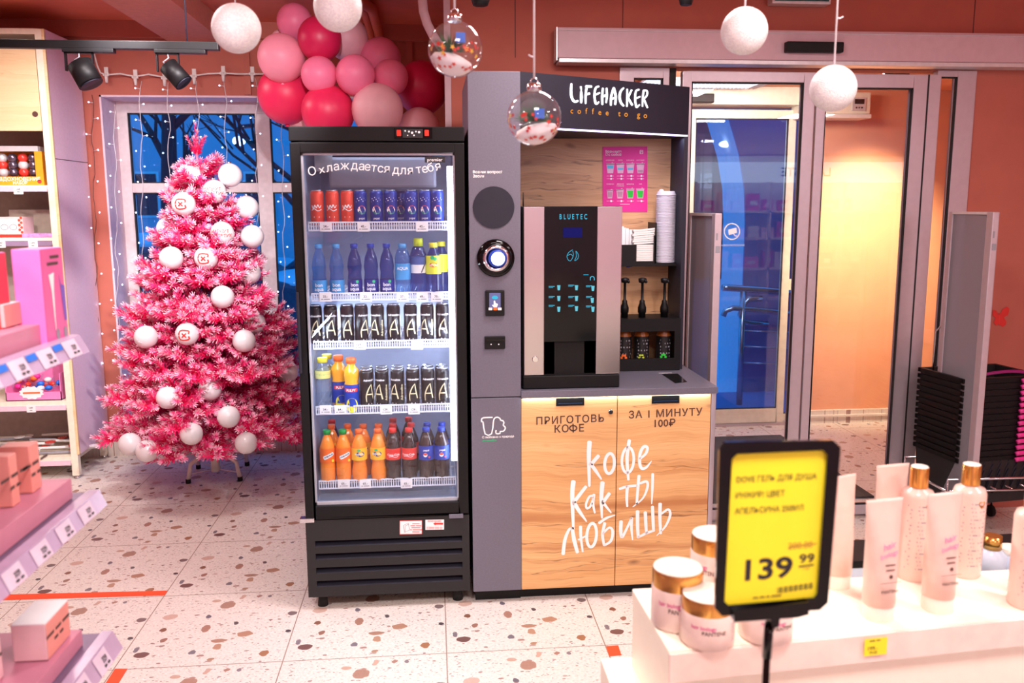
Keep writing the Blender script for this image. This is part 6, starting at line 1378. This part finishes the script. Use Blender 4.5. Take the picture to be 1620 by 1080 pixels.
MB().prism(ck, lambda u, v: sg(u, v, SYY-.012), lambda u, v: sg(u, v, SYY-.012)+Vector((0, .022, 0))).build('clip', 'black_gloss', t)
MB().tube([sg(1217, 985), sg(1213, 1040)], .0055, 12).build('upper_pole', 'black_gloss', t)
q = sg(1213, 1040); MB().tube([q, (q.x, q.y, .03)], .0042, 12).build('lower_pole', 'black_gloss', t)
MB().lathe([(.10, 0), (.10, .012), (.02, .03), (.006, .04)], (q.x, q.y, 0), 28).build('foot_plate', 'black', t)

# ============================================================ security gates
def gate(name, lab, u, Yn, Yf, zt):
    x = at(u, 345, Y=Yn).x; t = thing(name, lab, 'security gate', (x, (Yn+Yf)/2, 0), group='security gates at the entrance')
    MB().box(x-.016, Yn, .02, x+.016, Yn+.045, zt).build('front_post', 'alu', t, bevel=.004)
    MB().box(x-.012, Yf-.03, .02, x+.012, Yf, zt).build('rear_post', 'alu', t, bevel=.004)
    MB().box(x-.006, Yn+.045, .10, x+.006, Yf-.03, zt-.006).build('panel', 'acrylic', t)
    MB().box(x-.014, Yn+.045, zt-.012, x+.014, Yf-.03, zt).build('top_cap', 'white_metal', t)
    MB().box(x-.05, Yn-.02, 0, x+.05, Yf+.02, .03).build('foot', 'alu', t, bevel=.006)
    b = MB(); b.rrect(-.010, 0, .010, .03, .002, front(x, zt-.17, Yn-.001)); b.text('~eas', lambda a, c: Vector((x-c*1., Yn-.001, zt-.10+a)), .018); b.build('maker_mark', 'ink_grey', t)
    return t, x
gate('security_gate', 'acrylic security gate just right of the coffee kiosk', 1137, 3.66, 4.06, 1.612)
t, gx = gate('security_gate', 'acrylic security gate before the right door leaf and the shopping baskets', 1576, 3.66, 4.0, 1.612)
MB().tube([(gx-.004, 4.05, .05), (gx-.004, 4.05, 1.02), (gx-.004, 4.0, 1.06), (gx-.004, 3.98, 1.06)], .005, 8).build('wire_guard', 'chrome', t)
# baskets
bx_, by_ = 2.69, 3.97
mk('basket_black', (30, 28, 30), .5); mk('basket_pink', (232, 60, 150), .4)
N = 14; zb0 = .20; dzb = .030; hx_ = at(1600, 690, Y=3.82).x-2.69
b0 = None
for k in range(N):
    z = zb0+k*dzb
    if b0 is None:
        o = b0 = thing('shopping_basket', '', 'basket', (bx_, by_, z), .12, 'nested shopping baskets by the entrance')
        w0, w1, d0, d1, h = .205, .22, .14, .155, .24
        vs = []
        for zz, w_, d_ in ((0, w0, d0), (h, w1, d1), (h, w1-.012, d1-.012), (.01, w0-.012, d0-.012)): vs += [(-w_, -d_, zz), (w_, -d_, zz), (w_, d_, zz), (-w_, d_, zz)]
        fs = [(3, 2, 1, 0), (12, 13, 14, 15)]
        for r in range(3): fs += [(r*4+i, r*4+(i+1) % 4, r*4+4+(i+1) % 4, r*4+4+i) for i in range(4)]
        MB().add(vs, fs).build('tub', 'basket_black', o, local=True)
        b = MB()
        for s_ in (-1, 1): b.box(-w1-.008, s_*d1-.008, h-.02, w1+.008, s_*d1+.008, h).box(s_*w1-.008, -d1, h-.02, s_*w1+.008, d1, h)
        b.build('rim', 'black', o, local=True)
        MB().tube([(w1+.02, -d1-.01, h-.016), (hx_+.012, -d1-.022, h-.016), (hx_, -d1-.02, h-.02)], .0115, 10).build('handle', 'basket_pink', o, local=True)
        b = MB()
        for i in range(9): b.tube([(-w0+.02+i*.045, -d0-.002-.004, .05), (-w0+.05+i*.045, -d0-.010-.004, .14)], .003, 5)
        b.build('lattice', 'graphite_dark', o, local=True)
    else: o = dup(b0, (bx_, by_, z), rotz=.12)
    o['label'] = 'black shopping basket, %s from the bottom of the stack by the right gate' % ORD[k]
zt = zb0+(N-1)*dzb+.31
MB().tube([(-.20+.40*s_, -.14-.03*sin(pi*s_), .25+.03*sin(pi*s_)-.01) for s_ in [k/12 for k in range(13)]], .008, 8).build('carrying_handle', mat('handle_plum', (150, 30, 110), .4), o, local=True)
t = thing('basket_trolley', 'chromed wire trolley under the stacked shopping baskets', 'trolley', (bx_, by_, 0))
b = MB()
for s_ in (-1, 1): b.tube([(bx_-.25, by_+s_*.19, .06), (bx_-.25, by_+s_*.19, .34), (bx_+.25, by_+s_*.19, .34), (bx_+.25, by_+s_*.19, .06)], .007, 8)
b.tube([(bx_-.25, by_-.19, .28), (bx_-.25, by_+.19, .28), (bx_+.25, by_+.19, .28), (bx_+.25, by_-.19, .28)], .007, 8, closed=True); b.build('frame', 'chrome', t)
for k in range(7): MB().tube([(bx_-.25+k*.083, by_-.19, .285), (bx_-.25+k*.083, by_+.19, .285)], .004, 6).build('wire', 'chrome', t)
for s_ in (-1, 1):
    for q in (-1, 1): MB().cyl((bx_+q*.25-.01, by_+s_*.19, .03), (bx_+q*.25+.01, by_+s_*.19, .03), .03, n=16).build('wheel', 'rubber', t)
# butterfly on the wall
f = lambda u, v: at(u, v, Y=DY-.004)
t = thing('butterfly_sticker', 'red butterfly decal on the terracotta wall above the baskets', 'decal', tuple(f(1583, 500)))
MB().add([f(*q) for q in ((1581,500),(1586,489),(1593,485),(1597,488),(1595,498),(1588,502),(1592,508),(1591,514),(1586,517),(1581,513))], [tuple(range(10))]).add([f(*q) for q in ((1581,500),(1576,491),(1571,490),(1570,498),(1575,503),(1572,510),(1576,515),(1581,511))], [tuple(range(8))]).build('wings', 'red_ink', t)
MB().stroke([(1581, 495), (1581, 514)], 1.6, lambda x, y: at(x, y, Y=DY-.005)).build('body', 'candy_red', t)

# ============================================================ perfume shelf at the back of the shop (seen mirrored in the door glass)
t = thing('perfume_shelf', 'white perfume shelf with lit header sign, mirrored in the outer door glass', 'shelf unit', (5.0, -2.8, 0))
b = MB(); b.box(3.4, -2.98, 0, 6.5, -2.96, 2.3)
for x in (3.4, 4.4, 5.4, 6.47): b.box(x, -2.96, 0, x+.03, -2.6, 2.0)
b.build('frame', 'white_plastic', t)
for z in (.4, .8, 1.2, 1.55): MB().box(3.43, -2.96, z, 6.47, -2.6, z+.03).build('shelf', 'white_plastic', t)
MB().box(3.4, -2.96, 1.95, 6.5, -2.55, 2.2).build('header', glow('header_glow', (220, 226, 240), 4.5), t)
MB().text('LACOSTE', lambda x, y: Vector((4.85-x, -2.548, 2.02+y)), .16, bold=.01).build('header_lettering', 'ink', t)
rn = random.Random(4); cb = None
for z in (.83, 1.23, 1.58):
    for k in range(14):
        x = 3.6+k*.205+rn.uniform(0, .03); mm = ('pink_box', 'poster_pink', 'pale_box', 'label_white', 'basket_pink')[int(rn.random()*5)]; h = rn.uniform(.12, .24); w_ = rn.uniform(.06, .1)
        o = thing('perfume_box', 'boxed perfume on the back shelf mirrored in the door glass', 'box', (x, -2.75, z), group='boxes on the back perfume shelf')
        MB().box(-w_, -.05, 0, w_, .05, h).build('carton', mm, o, local=True); MB().box(-w_*.6, .05, h*.3, w_*.6, .052, h*.6).build('front_print', 'label_white', o, local=True)

# ============================================================ outside, seen through the glass
mk('snow', (205, 220, 235), .8, var=.05, scale=2); mk('bark', (60, 52, 56), .9); mk('facade', (178, 184, 196), .85, var=.1, scale=.6)
mk('car_paint', (70, 82, 100), .3, .2); mk('dark_glass', (30, 36, 48), .1); mk('arch_lit', (222, 236, 246), .8); mk('arch_dark', (110, 130, 180), .85, var=.08, scale=4)
MB().box(-14, 6.32, -.35, 12, 34, -.25).build('ground', 'snow', **S)
t = thing('apartment_building', 'dark apartment building with windows far behind the bare trees', 'building', (-5, 24, -.3))
MB().box(-14, 24, -.3, 2.5, 30, 12).build('wall', 'facade', t)
for k in range(10):
    for j in range(3):
        x = -12.5+k*1.5; z = 1.4+j*2.8
        wb = MB().box(x, 23.95, z, x+.8, 24.0, z+1.2).build('window', 'white_plastic', t)
        MB().box(x+.06, 23.93, z+.06, x+.74, 23.95, z+1.14).build('pane', 'dark_glass', wb)
t = thing('brick_building', 'dark building far behind the porch, seen through the entrance door', 'building', (7, 22, -.3))
MB().box(3.2, 22, -.3, 12, 27, 11).build('wall', mat('dark_brick', (52, 58, 74), .9, var=.2, scale=3), t)
MB().box(3.1, 21.9, 11, 12.1, 27.1, 11.2).build('roof', 'snow', t)
def bare_tree(x, y, h, seed, label, lean=0.):
    rnd = random.Random(seed); t = thing('street_tree', label, 'tree', (x, y, -.3), group='bare trees outside the window')
    MB().tube([(x, y, -.3), (x+lean*.3, y, h*.3), (x+lean*.7, y, h*.62), (x+lean, y, h)], [.15, .12, .08, .03], 10).build('trunk', 'bark', t)
    b = MB()
    def br(p, d, L, r, n):
        q = p+d*L*.5+Vector((rnd.uniform(-.1, .1), rnd.uniform(-.1, .1), rnd.uniform(0, .12)))*L; e = q+(d+Vector((0, 0, .25))).normalized()*L*.5
        b.tube([p, q, e], [r, r*.8, r*.5], 5)
        if n:
            for _ in range(3):
                dd = (d+Vector((rnd.uniform(-.8, .8), rnd.uniform(-.5, .5), rnd.uniform(-.3, .6)))).normalized(); br(p.lerp(e, rnd.uniform(.35, 1)), dd, L*rnd.uniform(.5, .75), r*.5, n-1)
    for k in range(11):
        z = h*(.2+.075*k); a = rnd.uniform(0, 6.3)
        br(Vector((x+lean*z/h, y, z)), Vector((cos(a), sin(a)*.6, .55)).normalized(), rnd.uniform(1.2, 2.2), .06, 3)
    b.build('branches', 'bark', t)
bare_tree(-4.0, 13.5, 6.5, 3, 'thick bare tree left of the pink treetop outside the window', .3)
bare_tree(-2.3, 17.0, 7.0, 5, 'bare tree further off outside the window behind the pink treetop', -.3)
bare_tree(-1.0, 12.5, 6.0, 8, 'bare tree outside the narrow right window pane', .2)
bare_tree(3.3, 17.0, 8.0, 6, 'bare tree outside the glass entrance door', .2)
p = at(378, 223, Y=20)
t = thing('street_lamp', 'lit street lamp outside the upper window', 'street lamp', (p.x, 20, -.3))
MB().tube([(p.x+.6, 20, -.3), (p.x+.6, 20, p.z+.1), (p.x+.5, 20, p.z+.35), (p.x, 20, p.z+.3)], .05, 8).build('pole', 'graphite_dark', t)
MB().ball((p.x, 20, p.z), .13, 16, 10, sq=(1.1, 1, .8)).build('lamp_head', glow('street_glow', (215, 225, 255), 6), t)
def car(x, y, label, s=1.):
    t = thing('parked_car', label, 'car', (x, y, -.25), group='snowed-in cars outside the window')
    prof = [(-2.1, .3), (-2.15, .75), (-1.9, .95), (-1.2, 1.02), (-.6, 1.45), (.7, 1.48), (1.35, 1.05), (2.0, .95), (2.15, .7), (2.1, .3)]
    MB().prism(prof, lambda a, z: Vector((x+a*s, y-.85, -.25+z)), lambda a, z: Vector((x+a*s, y+.85, -.25+z))).build('body', 'car_paint', t, bevel=.06)
    MB().prism([(-1.0, 1.03), (-.55, 1.38), (.65, 1.40), (1.1, 1.05)], lambda a, z: Vector((x+a*s, y-.88, -.25+z)), lambda a, z: Vector((x+a*s, y-.84, -.25+z))).build('side_window', 'dark_glass', t)
    for a in (-1.3, 1.35): MB().cyl((x+a*s, y-.9, .05), (x+a*s, y-.68, .05), .31, n=20).build('wheel', 'rubber', t)
    b = MB(); b.ball((x+.05, y, 1.22), 1., 24, 10, sq=(.85, .86, .14)); b.ball((x-1.6, y, .74), 1., 20, 10, sq=(.6, .85, .14)); b.ball((x+1.65, y, .74), 1., 20, 10, sq=(.5, .85, .13)); b.build('snow_cover', 'snow', t)
car(-3.3, 11.2, 'snow covered car parked outside the left window pane'); car(-1.0, 13.8, 'snow covered car parked further back outside the right window pane')
b = MB()
for k in range(9): b.ball((-4.5+k*.62, 8.8+.3*sin(k*2.1), -.25), 1., 18, 8, sq=(.62, .5, .34+.1*sin(k*3.3)))
b.build('snow', 'snow', kind='stuff', label='banks of shovelled snow outside the window', cat='snow')
# porch arch outside the entrance door
arc = [(2.80, -.25), (2.80, 1.5), (2.78, 1.8), (2.72, 2.1), (2.60, 2.45), (2.38, 2.8), (1.9, 3.1), (1.9, 4.2), (6.5, 4.2), (6.5, -.25)]
MB().prism(arc, lambda x, z: Vector((x, 7.6, z)), lambda x, z: Vector((x, 7.62, z))).build('wall_porch', 'arch_dark', **S)
MB().prism(arc, lambda x, z: Vector((x, 7.62, z)), lambda x, z: Vector((x, 8.2, z))).build('wall_porch_arch', 'arch_lit', **S)  # light on the reveal put into a paler colour than the front slab
MB().box(1.2, 6.32, -.25, 6, 7.6, -.06).build('trim_porch_deck', 'arch_dark', **S)
p = at(1148, 228, Y=7.85)
MB().ball(p, .05, 14, 8, sq=(1.3, 1, .6)).build('lamp_reflection', 'led_soft', label='glowing ball for a shop lamp mirrored in the door glass, under the porch arch', cat='reflection')  # added glowing ball in place of a shop lamp's reflection in the glass
t = thing('handrail', 'curved steel handrail on the porch outside the entrance door', 'handrail', (2.6, 7.1, -.06))
b = MB(); Yh = 7.1
def ph(u, v): q = at(u, v, Y=Yh); return q
b.tube([ph(1143, 455), ph(1150, 455), ph(1200, 458), ph(1260, 462)], .03, 10); b.build('top_rail', 'steel', t)
MB().tube([ph(1144, 500), ph(1148, 491), ph(1160, 487), ph(1200, 490), ph(1260, 496)], .024, 10).build('lower_rail', 'steel', t)
MB().tube([ph(1205, 472), ph(1185, 472), ph(1176, 482), ph(1171, 498), ph(1176, 508), ph(1190, 511), ph(1215, 512)], .024, 10).build('loop', 'steel', t)
q = ph(1173, 600); MB().tube([(ph(1176, 460).x, Yh, ph(1176, 460).z), (ph(1176, 460).x, Yh, -.06)], .026, 10).build('post', 'steel', t)
for v in (523, 548, 574): MB().tube([ph(1175, v), ph(1260, v+3)], .008, 6).build('baluster', 'steel', t)
# camera sticker on the outer door glass
t = thing('camera_sticker', 'round white camera sticker on the outer door glass', 'sticker', tuple(at(1158, 366, Y=6.155)))
f = lambda u, v: at(u, v, Y=6.155)
MB().ellipse((1158, 366), 12, 12.5, 1.6, f, n=16).build('ring', 'white_ink', t)
MB().add([f(*q) for q in ((1152, 363), (1165, 360), (1166, 368), (1153, 372))], [(0, 1, 2, 3)]).stroke([(1161, 370), (1163, 373), (1166, 373)], 1.2, f).build('camera_mark', 'white_ink', t)
MB().text('ВИДЕОНАБЛЮДЕНИЕ', lambda x, y: f(1159+x, 389-y), 3.6).build('lettering', 'white_ink', t)
